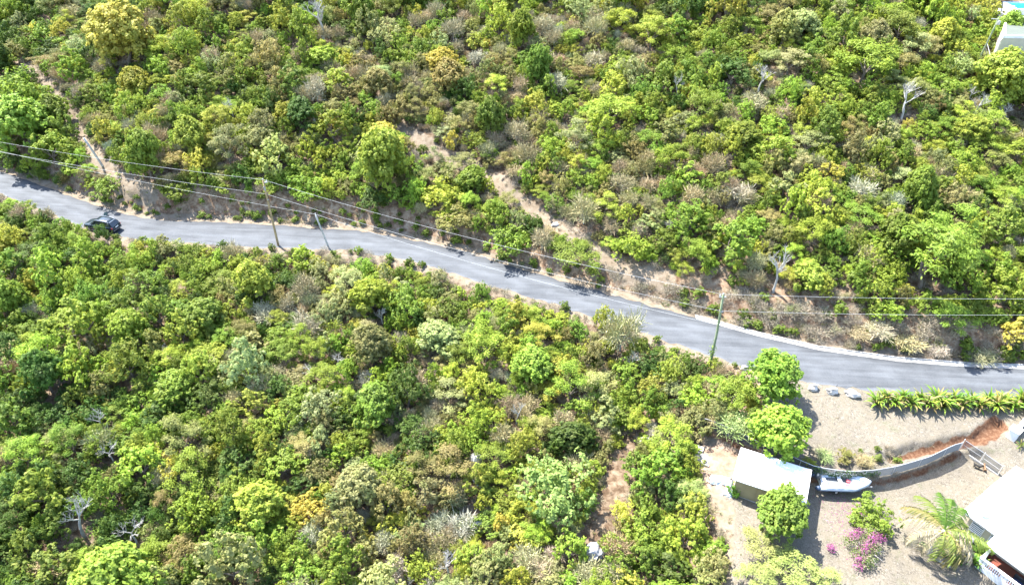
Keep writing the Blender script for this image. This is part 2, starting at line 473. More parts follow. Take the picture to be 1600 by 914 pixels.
# ------------------------------------------------------------------ road, gutter, kerb
def road_material():
    m, n, l = new_mat('old_asphalt')
    b = n['Principled BSDF']; b.inputs['Roughness'].default_value = 0.85; b.inputs['Specular IOR Level'].default_value = .3
    uv = n.new('ShaderNodeAttribute'); uv.attribute_name = 'across'
    tc = n.new('ShaderNodeTexCoord')
    mp = n.new('ShaderNodeMapping'); mp.inputs['Scale'].default_value = (.12, 1.6, 1); l.new(tc.outputs['Object'], mp.inputs['Vector'])
    s = n.new('ShaderNodeTexNoise'); s.inputs['Scale'].default_value = 1.3; s.inputs['Detail'].default_value = 6; l.new(mp.outputs[0], s.inputs['Vector'])
    f = n.new('ShaderNodeTexNoise'); f.inputs['Scale'].default_value = 6; f.inputs['Detail'].default_value = 10; f.inputs['Roughness'].default_value = .75
    l.new(tc.outputs['Object'], f.inputs['Vector'])
    p = n.new('ShaderNodeTexNoise'); p.inputs['Scale'].default_value = .35; p.inputs['Detail'].default_value = 4; l.new(tc.outputs['Object'], p.inputs['Vector'])
    ad = n.new('ShaderNodeMath'); ad.operation = 'ADD'; l.new(s.outputs['Fac'], ad.inputs[0]); l.new(f.outputs['Fac'], ad.inputs[1])
    ad2 = n.new('ShaderNodeMath'); ad2.operation = 'ADD'; l.new(ad.outputs[0], ad2.inputs[0]); l.new(p.outputs['Fac'], ad2.inputs[1])
    sc = n.new('ShaderNodeMath'); sc.operation = 'MULTIPLY'; sc.inputs[1].default_value = 1 / 3; l.new(ad2.outputs[0], sc.inputs[0])
    cr = n.new('ShaderNodeValToRGB'); e = cr.color_ramp.elements
    e[0].position = .38; e[0].color = (.050, .0545, .061, 1); e[1].position = .6; e[1].color = (.098, .105, .115, 1)
    l.new(sc.outputs[0], cr.inputs[0])
    # pale wheel tracks, darker inner edge, dusty outer edge from the 'across' coordinate (0 = inner edge, 1 = outer edge)
    er = n.new('ShaderNodeValToRGB'); er.color_ramp.interpolation = 'EASE'
    e = er.color_ramp.elements
    stops = [(0, .25), (.05, .5), (.12, .62), (.3, .95), (.45, .78), (.6, 1.0), (.78, .82), (.9, .8), (1, 1.25)]
    e[0].position = 0; e[0].color = (.42,) * 3 + (1,); e[1].position = 1; e[1].color = (1.2,) * 3 + (1,)
    for q, v in stops[1:-1]:
        k = e.new(q); k.color = (v, v, v, 1)
    dn = n.new('ShaderNodeMath'); dn.operation = 'MULTIPLY_ADD'; dn.inputs[1].default_value = .16; l.new(s.outputs['Fac'], dn.inputs[0])
    sb = n.new('ShaderNodeMath'); sb.operation = 'SUBTRACT'; sb.inputs[1].default_value = .08; l.new(uv.outputs['Fac'], sb.inputs[0]); l.new(sb.outputs[0], dn.inputs[2])
    l.new(dn.outputs[0], er.inputs[0])
    mx = n.new('ShaderNodeMixRGB'); mx.blend_type = 'MULTIPLY'; mx.inputs[0].default_value = .75
    l.new(cr.outputs[0], mx.inputs[1]); l.new(er.outputs[0], mx.inputs[2])
    # fine cracks
    v = n.new('ShaderNodeTexVoronoi'); v.feature = 'DISTANCE_TO_EDGE'; v.inputs['Scale'].default_value = .3
    wr = n.new('ShaderNodeTexNoise'); wr.inputs['Scale'].default_value = 1.2; l.new(tc.outputs['Object'], wr.inputs['Vector'])
    wa = n.new('ShaderNodeMixRGB'); wa.blend_type = 'LINEAR_LIGHT'; wa.inputs[0].default_value = .7
    l.new(tc.outputs['Object'], wa.inputs[1]); l.new(wr.outputs['Color'], wa.inputs[2]); l.new(wa.outputs[0], v.inputs['Vector'])
    ck = n.new('ShaderNodeValToRGB'); ck.color_ramp.elements[0].position = .004; ck.color_ramp.elements[0].color = (.62, .62, .62, 1)
    ck.color_ramp.elements[1].position = .02; l.new(v.outputs['Distance'], ck.inputs[0])
    m2 = n.new('ShaderNodeMixRGB'); m2.blend_type = 'MULTIPLY'; m2.inputs[0].default_value = 1
    l.new(mx.outputs[0], b.inputs['Base Color'])
    bp = n.new('ShaderNodeBump'); bp.inputs['Strength'].default_value = .3; bp.inputs['Distance'].default_value = .02
    l.new(f.outputs['Fac'], bp.inputs['Height']); l.new(bp.outputs[0], b.inputs['Normal'])
    return m

xs = np.arange(-240, 240, 0.4)
na = 14
tt = np.linspace(0, 1, na)
U_, L_ = yu(xs) + (fbm(xs / 1.2, xs * 0, 41) - .5) * .8, yl(xs) + (fbm(xs / .9, xs * 0, 43) - .5) * .9
rv = []; across = []
for i, x in enumerate(xs):
    for t in tt:
        yy = U_[i] * (1 - t) + L_[i] * t
        rv.append((x, yy, float(zroad(x)) + .012 + .05 * (1 - (2 * t - 1) ** 2))); across.append(t)
ri = (np.arange(len(xs) - 1)[:, None] * na + np.arange(na - 1)).ravel()
rme = mesh_np('road', rv, np.stack([ri, ri + 1, ri + na + 1, ri + na], -1), road_material(), None, True)
a = rme.attributes.new('across', 'FLOAT', 'POINT'); a.data.foreach_set('value', np.array(across, np.float32))
tag(link('road', rme), kind='structure')

M_WHITEC = mat('sunbleached_concrete', (.40, .385, .36), .85, var=.45, scale=2.2, bump=.3)
kx0 = on_plane(1087, 496, zroad)[0]
kxs = np.arange(kx0, 130, 0.5)
gut = MB(); sec = []
for x in kxs:
    y = float(yu(x)); z = float(zroad(x))
    sec.append([Vector((x, y - .30, z + .02)), Vector((x, y - .30, z + .035 + .012)), Vector((x, y + .28, z + .022)), Vector((x, y + .28, z + .0))])
gut.loft(sec); tag(gut.build('gutter', M_WHITEC, sm=False), kind='structure')
k = MB(); pos = kx0
krb = bpy.data.objects.new('kerb', None); COL.objects.link(krb); krb['kind'] = 'structure'
while pos < 75:
    mbk = MB(); sc_ = []
    for x in (pos, pos + .6, pos + 1.17):
        y = float(yu(x)) + .283 + random.uniform(-.01, .01); z = float(zroad(x))
        sc_.append([Vector((x, y, z)), Vector((x, y + .02, z + .15)), Vector((x, y + .14, z + .15)), Vector((x, y + .16, z))])
    mbk.loft(sc_).build('kerb_stone', M_WHITEC, krb); pos += 1.2

# ------------------------------------------------------------------ foliage prototypes
def unit(v): return v / np.maximum(np.linalg.norm(v, axis=-1, keepdims=True), 1e-6)
def quads(C, N, size, aspect, rng, droop=0.0):
    n = len(C)
    t = unit(np.cross(N, unit(rng.normal(size=(n, 3)))))
    b = np.cross(N, t)
    if droop: b = unit(b - np.array([0, 0, droop]))
    s = (size * rng.uniform(.6, 1.4, n))[:, None]
    a = s * aspect
    V = np.stack([C - b * s, C + t * a - b * s * .1, C + b * s, C - t * a - b * s * .1], 1)
    return V.reshape(-1, 3), np.arange(4 * n).reshape(n, 4)

def crown_leafy(seed, K=18, sub=10, per=13, leaf=.055, lobr=(.12, .27), spread=1.0, zc=.30, vz=.85, ragged=.24):
    rng = np.random.default_rng(seed)
    lob = []
    for i in range(K):
        a = i * 2.399 + rng.uniform(-.6, .6); r = spread * ((i + .5) / K) ** .6 * rng.uniform(.7, 1.12)
        h = zc + vz * max(0, 1 - (r / (spread * 1.12)) ** 2) ** .8 + rng.normal() * ragged * .5
        lob.append((r * math.cos(a), r * math.sin(a) * .9, max(.16, h), rng.uniform(*lobr) * (1.15 - .35 * r / spread)))
        if rng.uniform() < .45: lob.append((r * math.cos(a) * .8, r * math.sin(a) * .75, max(.12, h * .55), rng.uniform(*lobr)))
    C = []; N = []; lvv = []
    for (x, y, z, r) in lob:
        d = unit(rng.normal(size=(sub, 3)) + np.array([0, 0, .55]))
        sc = np.array([x, y, z]) + d * r * rng.uniform(.75, 1.05, (sub, 1)) * np.array([1, 1, .85])
        for k in range(sub):
            q = unit(rng.normal(size=(per, 3)) + d[k] * 1.0)
            rr = r * rng.uniform(.24, .58)
            if rng.uniform() < .12: sc[k] += d[k] * r * rng.uniform(.15, .5)
            C.append(sc[k] + q * rr * rng.uniform(.4, 1.15, (per, 1)))
            N.append(unit(q * .8 + d[k] * .5 + np.array([0, 0, .6]) + rng.normal(size=(per, 3)) * .4))
            base = rng.uniform(.25, .75)
            lvv.append(np.clip(base + rng.normal(size=per) * .18, 0, 1))
    C = np.concatenate(C); N = np.concatenate(N); lvv = np.concatenate(lvv)
    V, Fc = quads(C, N, leaf, .62, rng)
    return V, Fc, lvv

def crown_feather(seed, K=17, n=210, leaf=.045):
    rng = np.random.default_rng(seed)
    C = []; N = []; L = []
    for i in range(K):
        a = i * 2.399 + rng.uniform(-.6, .6); r = .85 * ((i + .5) / K) ** .6 * rng.uniform(.75, 1.1)
        c = np.array([r * math.cos(a), r * math.sin(a), max(.2, .4 + .75 * max(0, 1 - r * r) + rng.normal() * .13)])
        q = unit(rng.normal(size=(n, 3)) + np.array([0, 0, .3]))
        rad = rng.uniform(.2, .42); dirn = np.array([math.cos(a), math.sin(a), .25]) * rng.uniform(0, .35)
        tt_ = rng.uniform(0, 1, (n, 1))
        C.append(c + dirn * tt_ + q * rad * (1.1 - .7 * tt_) * np.array([1.1, 1.1, .6]) * rng.uniform(.3, 1.1, (n, 1)))
        N.append(unit(np.array([0, 0, 1.0]) + q * .6 + rng.normal(size=(n, 3)) * .4))
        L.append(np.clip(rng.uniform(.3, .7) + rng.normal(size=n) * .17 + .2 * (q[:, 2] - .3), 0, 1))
    C = np.concatenate(C); N = np.concatenate(N); L = np.concatenate(L)
    V, Fc = quads(C, N, leaf, .38, rng)
    return V, Fc, L

def crown_dry(seed, n=1100, leafy=.25):
    rng = np.random.default_rng(seed)
    # sprays of fine twigs growing from a few limb ends
    V = []; L = []
    K = 11
    for i in range(K):
        a = i * 2.399; r = .55 * math.sqrt((i + .5) / K)
        c = np.array([r * math.cos(a), r * math.sin(a), .4 + .4 * rng.uniform()])
        m = n // K
        d = unit(rng.normal(size=(m, 3)) * .75 + np.array([c[0] * .8, c[1] * .8, .75]))
        s = c + d * rng.uniform(0, .35, (m, 1)) + rng.normal(size=(m, 3)) * .07
        ln = rng.uniform(.12, .34, (m, 1)); w = rng.uniform(.008, .018, (m, 1))
        side = unit(np.cross(d, unit(rng.normal(size=(m, 3)))))
        e = s + d * ln + rng.normal(size=(m, 3)) * .05
        V.append(np.stack([s - side * w, s + side * w, e + side * w * .4, e - side * w * .4], 1).reshape(-1, 3))
        L.append(np.clip(rng.uniform(.3, .7) + rng.normal(size=m) * .2, 0, 1))
    V = np.concatenate(V); L = np.concatenate(L)
    m = int(n * leafy)
    q = unit(rng.normal(size=(m, 3)) + np.array([0, 0, .6])) * rng.uniform(.3, .8, (m, 1)) + np.array([0, 0, .55])
    V2, _ = quads(q, unit(rng.normal(size=(m, 3)) + np.array([0, 0, 1])), .035, .6, rng)
    V = np.concatenate([V, V2]); L = np.concatenate([L, rng.uniform(0, 1, m)])
    return V, np.arange(len(V)).reshape(-1, 4), L

def limb_mesh(seed, name, m, n=5, top=.7, r0=.06):
    rng = random.Random(seed); mb = MB()
    lean = (rng.uniform(-.12, .12), rng.uniform(-.12, .12))
    fork = Vector((lean[0], lean[1], top * .45))
    mb.tube([(0, 0, -.25), (lean[0] * .4, lean[1] * .4, top * .2), fork], [r0, r0 * .8, r0 * .65], 6)
    for k in range(n):
        a = k * 2.4 + rng.uniform(-.3, .3); r = rng.uniform(.3, .55)
        e = Vector((math.cos(a) * r, math.sin(a) * r, top * rng.uniform(.85, 1.25)))
        mid = fork.lerp(e, .5) + Vector((rng.uniform(-.06, .06), rng.uniform(-.06, .06), .05))
        mb.tube([fork, mid, e], [r0 * .5, r0 * .32, r0 * .12], 5)
    return mb.mesh(name, m)

def bare_branches(seed, m):
    rng = random.Random(seed); mb = MB()
    def grow(p, d, ln, r, dep):
        pts = [p]; q = p.copy(); dd = d.copy()
        for s in range(3):
            dd = (dd + Vector((rng.uniform(-.28, .28), rng.uniform(-.28, .28), rng.uniform(-.12, .22)))).normalized()
            q = q + dd * ln / 3; pts.append(q.copy())
        mb.tube(pts, [r, r * .85, r * .7, r * .5], 5 if dep < 2 else 3, cap=False)
        if dep < 4:
            for k in range(3 if dep else 5):
                nd = (dd + Vector((rng.uniform(-1, 1), rng.uniform(-1, 1), rng.uniform(-.2, .5))) * (.9 if dep else 1.2)).normalized()
                grow(pts[rng.choice((2, 3))], nd, ln * rng.uniform(.6, .8), r * .55, dep + 1)
    grow(Vector((0, 0, .35)), Vector((0, 0, 1)), .5, .05, 0)
    return mb.mesh('branches', m)

PROTO = {'leafy': [], 'feather': [], 'dry': [], 'dense': [], 'bare': []}
for s in range(8):
    V, Fc, L = crown_leafy(100 + s, K=[22, 26, 20, 30, 24, 18, 26, 20][s], leaf=[.048, .042, .052, .042, .042, .056, .044, .052][s], sub=9, per=[12, 11, 12, 10, 12, 12, 11, 12][s],
                           vz=[.8, .6, 1.0, .5, .85, .7, .65, 1.1][s], ragged=[.24, .34, .3, .4, .22, .4, .3, .34][s])
    PROTO['leafy'].append(mesh_np('leafy_crown', V, Fc, M_LEAF, L))
for s in range(3):
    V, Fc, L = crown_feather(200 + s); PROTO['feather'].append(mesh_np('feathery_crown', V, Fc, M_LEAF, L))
for s in range(4):
    V, Fc, L = crown_dry(300 + s, leafy=[.1, .35, .6, .2][s]); PROTO['dry'].append(mesh_np('twiggy_crown', V, Fc, M_DRY, L))
for s in range(3):
    V, Fc, L = crown_leafy(400 + s, K=40, sub=13, per=15, leaf=.046, lobr=(.17, .27), spread=.84, zc=.42, vz=.95, ragged=.12)
    PROTO['dense'].append(mesh_np('dense_crown', V, Fc, M_LEAF, L))
TRUNKS = [limb_mesh(s, 'trunk', M_BARK) for s in range(4)]
PALETRUNKS = [limb_mesh(s + 9, 'pale_trunk', M_PALEBARK, n=7, r0=.045) for s in range(3)]
for s in range(4): PROTO['bare'].append(bare_branches(500 + s, M_PALEBARK))

TINTS = {
    'bright yellow-green': (.325, .365, .055), 'fresh green': (.240, .325, .045), 'mid green': (.175, .245, .038),
    'dark green': (.085, .145, .030), 'olive': (.262, .250, .085), 'grey-green': (.300, .322, .130),
    'pale yellow': (.470, .460, .080), 'straw yellow': (.365, .375, .125), 'pale green': (.290, .350, .100), 'tan': (.345, .290, .165),
    'pale grey': (.365, .33, .235), 'rusty brown': (.265, .222, .095)}
TN = [k for k in TINTS if k not in ('straw yellow', 'pale green')]
# colour mix of the thicket by place, vignette at left put in as darker greens (photo pixel, then weights in the order of TN)
ANCH = [((60, 60), (1, 2, 3, 3, 2, .5, .3, .4, .4, .3)), ((30, 190), (.5, 5, 4, 2, .3, 0, 0, .1, .1, 0)), ((200, 170), (2, 2, 2, .5, 3, .6, .6, 1.6, .6, .9)),
        ((380, 110), (3, 2.5, 2, .5, 2, .8, 1, 1, .6, .6)), ((560, 90), (2, 2, 2, 1, 3, .8, .3, 2, .8, .6)), ((500, 230), (3, 5, 2, .8, 1, .6, .4, .7, .2, .2)),
        ((760, 110), (2.2, 1.5, 1.5, .5, 3, 1, .8, 3, 1.2, .6)), ((780, 230), (2, 1.2, 1.2, .5, 3, .6, .2, 3.6, 1, .8)), ((750, 330), (2.5, 3, 2, .2, 1.6, .5, 0, 1, 0, .4)),
        ((960, 180), (3.2, 2.4, 1.2, .3, 2, .8, .5, 1.8, 1, .3)), ((1050, 300), (3, 2.2, 1.4, .3, 2, 1, .2, 2.5, .8, .5)), ((1200, 60), (2.5, 3.5, 2.5, 1, 1.5, 1, .2, .8, .6, .1)),
        ((1200, 250), (3.2, 2.6, 1.6, .4, 1.6, 1.4, .4, 1.8, 1, .5)), ((1450, 80), (2.5, 3.5, 2, .6, .8, 1.4, .6, .6, .6, .2)), ((1500, 250), (2.8, 3.3, 1.8, .6, 1, 1.6, .2, 1, .8, .2)),
        ((1500, 400), (2.5, 4, 2.5, .8, .7, 1.4, 0, .6, .6, .1)), ((1250, 420), (3, 2.5, 1.6, .4, 1.2, .8, .2, 2, .6, .4)),
        ((80, 420), (1.6, 4.5, 4, 1.5, .8, .2, 0, .6, .1, .2)), ((60, 600), (.6, 3.5, 4.5, 3, 1.2, .5, 0, .4, .5, .4)), ((80, 800), (.4, 2.6, 4.5, 3.6, 1.6, .6, .1, .3, .6, .9)),
        ((300, 430), (1.2, 5, 5, 1.6, .8, .4, 0, .6, .2, .2)), ((260, 620), (.6, 4.2, 5, 3, 1, .4, .2, .5, .3, .2)), ((300, 820), (.7, 3.6, 4.4, 3.2, 1.2, .4, .3, .4, .6, .6)),
        ((540, 450), (1.6, 3, 2.4, .8, 1, 1.6, .3, 1.6, 1.2, .2)), ((500, 620), (3, 3.4, 2, .6, 1.2, 1, .5, .9, .8, .2)), ((500, 800), (3, 3, 1.8, .6, 1.6, .8, .8, .9, 1, .6)),
        ((700, 480), (3.2, 2.4, 1.4, .2, 1.6, .8, .2, 1.6, .2, .2)), ((800, 600), (3.5, 2, 1, .2, 2, 1, .2, 2.4, .6, .2)), ((720, 830), (3.5, 2, 1, .3, 1.6, 1.2, 1, 1.6, 1.6, .3)),
        ((960, 620), (3.4, 2.6, 1, .3, 1.4, .8, .2, 2, .6, .2)), ((1060, 800), (3, 3.6, 1.4, .2, 1.2, 1, .1, 1, .4, .2)), ((1120, 640), (2.6, 1.8, 1, .2, 1.4, 1.4, .4, 2.2, 1, .1))]
AP = np.array([a for a, _ in ANCH], float); AW = np.array([np.array(w) / sum(w) for _, w in ANCH])
def pick_tint(px, py, rng, wx=0.0, wy=0.0):
    d = np.hypot(AP[:, 0] - px, (AP[:, 1] - py) * 1.2)
    w = np.exp(-(d / 95) ** 2) + 1e-5 / (1 + d)
    p = (w[:, None] * AW).sum(0); p[8] *= .6; p[9] *= .6; p[6] *= .5; p /= p.sum()
    q = float(np.clip((fbm(np.array([wx / 8.0]), np.array([wy / 8.0]), 91)[0] - .3) / .4, 0, 1))
    u = (q + rng.uniform(-.3, .3)) % 1.0
    return TN[min(int(np.searchsorted(np.cumsum(p), u)), len(TN) - 1)]

# ------------------------------------------------------------------ trees one by one: notable ones first
# (crown centre px, crown diameter px, form, colour, height factor, label)
NOTABLE = [
    (182, 42, 104, 'dense', 'pale yellow', 1.0, 'big lemon-yellow flowering tree near the upper left corner of the hillside'),
    (60, 48, 44, 'leafy', 'fresh green', 1.0, 'small blue-green tree just left of the lemon-yellow tree'),
    (18, 125, 84, 'leafy', 'fresh green', 1.1, 'lush bright green tree at the left edge above the overhead wires'),
    (28, 182, 96, 'dense', 'fresh green', 1.0, 'broad lush green tree at the left edge crossed by the upper wire'),
    (78, 222, 66, 'leafy', 'fresh green', 1.0, 'rounded green tree between the left edge and the dirt track, above the road'),
    (598, 238, 84, 'dense', 'fresh green', 1.35, 'tall vivid green tree standing over the road bank right of the wooden pole'),
    (585, 300, 50, 'leafy', 'dark green', .8, 'dark green bush in the shade below the tall vivid green tree'),
    (425, 235, 66, 'leafy', 'pale green', 1.0, 'pale creamy-leaved tree right above the wooden utility pole'),
    (400, 205, 60, 'leafy', 'grey-green', 1.0, 'pale green tree uphill of the creamy-leaved tree by the wooden pole'),
    (520, 190, 60, 'leafy', 'fresh green', 1.0, 'fresh green tree upslope left of the tall vivid green tree'),
    (940, 195, 62, 'leafy', 'fresh green', 1.1, 'bright lime tree with layered crown midway up the slope, above the feathery track end'),
    (958, 158, 74, 'feather', 'bright yellow-green', 1.1, 'fine-leaved feathery tree right behind the bright lime layered tree'),
    (1020, 40, 60, 'feather', 'fresh green', 1.1, 'feathery blue-green tree near the top edge at the middle of the hillside'),
    (1360, 75, 96, 'feather', 'fresh green', 1.0, 'wide feathery light green tree near the top, left of the green pole with guy wires'),
    (1410, 30, 70, 'feather', 'mid green', 1.0, 'feathery mid green tree at the top edge left of the pool'),
    (1470, 380, 130, 'feather', 'fresh green', 1.15, 'very large spreading feathery green tree above the dry grass bank at right'),
    (1485, 345, 90, 'feather', 'fresh green', 1.3, 'upper crown of feathery green foliage behind the very large spreading tree'),
    (1495, 490, 70, 'feather', 'mid green', .9, 'drooping blue-green bush reaching down into the dry grass bank'),
    (1390, 480, 50, 'leafy', 'fresh green', .9, 'green bush on the bank left of the drooping blue-green bush'),
    (1150, 368, 84, 'leafy', 'fresh green', 1.0, 'rounded tree with brown shade under it above the green-stained pole'),
    (1080, 335, 74, 'leafy', 'mid green', 1.1, 'dark-flanked tree cluster above the end of the dirt track'),
    (990, 375, 60, 'leafy', 'fresh green', 1.0, 'dense green tree right of the lower dirt track'),
    (900, 390, 84, 'feather', 'mid green', .7, 'low spreading green bush beside the lower end of the dirt track'),
    (800, 360, 80, 'leafy', 'fresh green', .8, 'vine-covered green mound above the road between two overhead wires'),
    (690, 290, 70, 'leafy', 'bright yellow-green', .8, 'yellow-green mound beside the upper bend of the dirt track'),
    (720, 330, 70, 'leafy', 'olive', .7, 'olive vine mound on the bank below the dirt track'),
    (1570, 110, 90, 'dense', 'fresh green', 1.0, 'rounded fresh green tree at the right edge below the pole with guy wires'),
    (1590, 82, 46, 'leafy', 'mid green', 1.0, 'darker green tree hiding the corner of the upper house'),
    (1590, 510, 56, 'leafy', 'pale yellow', .8, 'yellowish rounded shrub on the bank at the right edge'),
    (1212, 583, 94, 'dense', 'fresh green', 1.05, 'large round glossy green tree between the road and the dry lawn'),
    (1220, 668, 102, 'dense', 'fresh green', 1.0, 'broad green tree above the white shed roof'),
    (1180, 650, 48, 'leafy', 'mid green', 1.1, 'narrow dark green tree between the two big round trees'),
    (1226, 796, 98, 'dense', 'mid green', .95, 'dense dark green tree hiding the front of the shed'),
    (870, 745, 122, 'leafy', 'pale green', 1.0, 'largest pale green spreading tree near the bottom, left of the brown clearing'),
    (925, 730, 50, 'leafy', 'bright yellow-green', 1.0, 'yellow-green tree at the right shoulder of the largest pale green tree'),
    (895, 850, 60, 'leafy', 'fresh green', 1.1, 'rounded green tree at the bottom left of the grey boulder'),
    (1035, 725, 84, 'leafy', 'fresh green', 1.0, 'vine-covered green dome right of the brown clearing'),
    (1010, 815, 74, 'leafy', 'fresh green', 1.0, 'green vine-draped tree below the vine-covered dome'),
    (1075, 830, 76, 'leafy', 'fresh green', 1.0, 'wide green scrub tree near the bottom, left of the sandy yard'),
    (975, 500, 74, 'dry', 'tan', 1.5, 'tall half-dead twiggy tree leaning over the lower road edge'),
    (945, 490, 36, 'leafy', 'bright yellow-green', 1.5, 'leafy green tip on the left of the tall half-dead tree'),
    (1020, 560, 56, 'leafy', 'dark green', 1.0, 'dark green bush right of the tall half-dead tree'),
    (980, 580, 60, 'leafy', 'mid green', 1.0, 'shaded green tree below the tall half-dead tree'),
    (115, 562, 72, 'leafy', 'fresh green', 1.2, 'bright green layered tree in the thicket at far left, beside a dark hollow'),
    (195, 555, 78, 'leafy', 'mid green', 1.2, 'rounded green tree right of the dark hollow at far left'),
    (120, 490, 90, 'leafy', 'fresh green', 1.1, 'wide green crown in the left thicket above the dark hollow'),
    (290, 725, 72, 'feather', 'fresh green', 1.2, 'feathery green tree in the lower left thicket'),
    (300, 780, 80, 'leafy', 'fresh green', 1.2, 'bright leafy crown below the feathery tree in the lower left'),
    (55, 760, 90, 'leafy', 'mid green', 1.2, 'large muted green tree with bleached limbs showing in the lower left corner'),
    (175, 895, 130, 'dense', 'fresh green', 1.0, 'broad yellow-green crown at the bottom edge, left part'),
    (270, 290, 46, 'leafy', 'fresh green', .7, 'low green bush on the bank above the parked car'),
    (165, 282, 60, 'leafy', 'fresh green', .7, 'green bush on the bank left of the dirt track foot, above the car'),
    (770, 705, 60, 'feather', 'fresh green', 1.1, 'feathery green tree right of the white boulder in the thicket'),
    (440, 540, 52, 'feather', 'fresh green', 1.1, 'feathery bright green bush left of centre below the road'),
    (540, 430, 60, 'feather', 'grey-green', 1.0, 'grey-green feathery bush just below the road under the short grey pole'),
    (470, 400, 50, 'leafy', 'fresh green', .9, 'green bush at the road edge between the two left poles'),
    (510, 480, 52, 'leafy', 'grey-green', 1.3, 'narrow pale-leaved tree beside a dark gap below the short grey pole'),
    (1420, 150, 70, 'bare', 'pale grey', 1.0, 'bleached leafless tree with layered branches high on the right slope'),
    (478, 498, 56, 'dry', 'pale grey', 1.2, 'silvery dry bush left of the narrow pale-leaved tree'),
    (500, 18, 80, 'bare', 'pale grey', 1.0, 'bare grey tree at the top edge, left of centre'),
    (150, 650, 50, 'bare', 'pale grey', 1.2, 'bleached bare tree poking out of the far left thicket'),
    (112, 800, 84, 'bare', 'pale grey', 1.3, 'bleached branching snag over the dark hollow in the lower left'),
    (205, 830, 70, 'bare', 'pale grey', 1.1, 'thin bare tree above the broad yellow-green crown at bottom left'),
    (700, 880, 66, 'bare', 'pale grey', 1.1, 'tangle of white dead branches at the bottom edge near the middle'),
    (720, 815, 60, 'dry', 'pale grey', 1.0, 'grey dry bush uphill of the white dead branches'),
    (485, 828, 40, 'dry', 'pale grey', 1.1, 'small silvery dry bush at lower centre left'),
    (600, 840, 46, 'dry', 'pale grey', 1.1, 'silvery dry bush halfway between the small one and the white dead branches'),
    (985, 560, 44, 'bare', 'pale grey', 1.2, 'bare white branches in the shade of the tall half-dead tree'),
    (360, 165, 40, 'bare', 'pale grey', 1.1, 'thin bare limbs uphill of the creamy-leaved tree'),
    (870, 120, 46, 'dry', 'pale grey', 1.0, 'grey bare bush in the middle of the upper slope'),
    (1190, 118, 60, 'bare', 'pale grey', 1.0, 'pale bare tree right of centre on the upper slope'),
    (1180, 150, 50, 'dry', 'pale grey', 1.0, 'bluish grey twiggy bush below the pale bare tree'),
    (1350, 285, 50, 'dry', 'pale grey', 1.0, 'silvery leafless bush in the middle of the right slope'),
    (170, 705, 50, 'bare', 'pale grey', 1.1, 'crooked bare limbs below the bleached tree at far left'),
    (1110, 600, 44, 'leafy', 'fresh green', .7, 'small round bush at the foot of the green-stained pole'),
    (1150, 655, 70, 'dry', 'grey-green', .8, 'pale twiggy shrub between the green-stained pole and the shed'),
    (1090, 655, 56, 'leafy', 'olive', .8, 'olive bush left of the pale twiggy shrub by the old fence'),
    (1190, 846, 66, 'feather', 'straw yellow', .7, 'feathery yellow-green bush just below the shed and dark tree'),
    (1240, 880, 78, 'feather', 'straw yellow', .65, 'wide feathery yellow bush at bottom, right of the sandy strip'),
    (1185, 898, 64, 'feather', 'straw yellow', .7, 'feathery yellow bush at the bottom edge beside the sandy strip'),
    (1285, 902, 60, 'feather', 'straw yellow', .6, 'low yellow bush at the bottom edge left of the pink-flowered shrub'),
    (1290, 708, 34, 'dry', 'grey-green', .8, 'grey-green twiggy shrub behind the fence above the boat'),
    (1322, 712, 36, 'leafy', 'olive', .6, 'low olive shrub behind the fence above the boat bow'),
    (1352, 716, 34, 'dry', 'tan', .8, 'tan dry shrub at the left end of the red eroded bank'),
    (1265, 722, 26, 'leafy', 'bright yellow-green', .9, 'small yellow-green sapling behind the fence right of the shed roof'),
    (1368, 797, 74, 'leafy', 'fresh green', .75, 'rounded green bush on the lawn behind the pink-flowered shrub'),
    (1345, 515, 46, 'dry', 'tan', .55, 'pale dry vine mound on the bank, leftmost of the dry mounds'),
    (1375, 508, 56, 'dry', 'pale grey', .6, 'high pale dry vine mound on the bank left of the drooping bush'),
    (1420, 528, 60, 'dry', 'tan', .5, 'broad tan vine mound above the kerb below the drooping bush'),
    (1466, 542, 44, 'dry', 'pale grey', .5, 'low grey dry mound just above the kerb'),
    (1535, 552, 56, 'dry', 'tan', .5, 'pale dry mound on the bank near the right edge'),
]
ALLTREES = []     # dict(x,y,z,R,form,shape,tint,hf,rz,label,px,py,pr)
for (px, py, dia, form, tn, hf, lab) in NOTABLE:
    p = at(px, py, 1.6)
    s = pxscale(p); Rr = dia * .53 / s
    p = at(px, py, Rr * hf * 1.05)
    ALLTREES.append(dict(x=p.x, y=p.y, R=Rr, form=form, tn=tn, hf=hf, lab=lab, px=px, py=py, pr=dia * .5, notable=True))

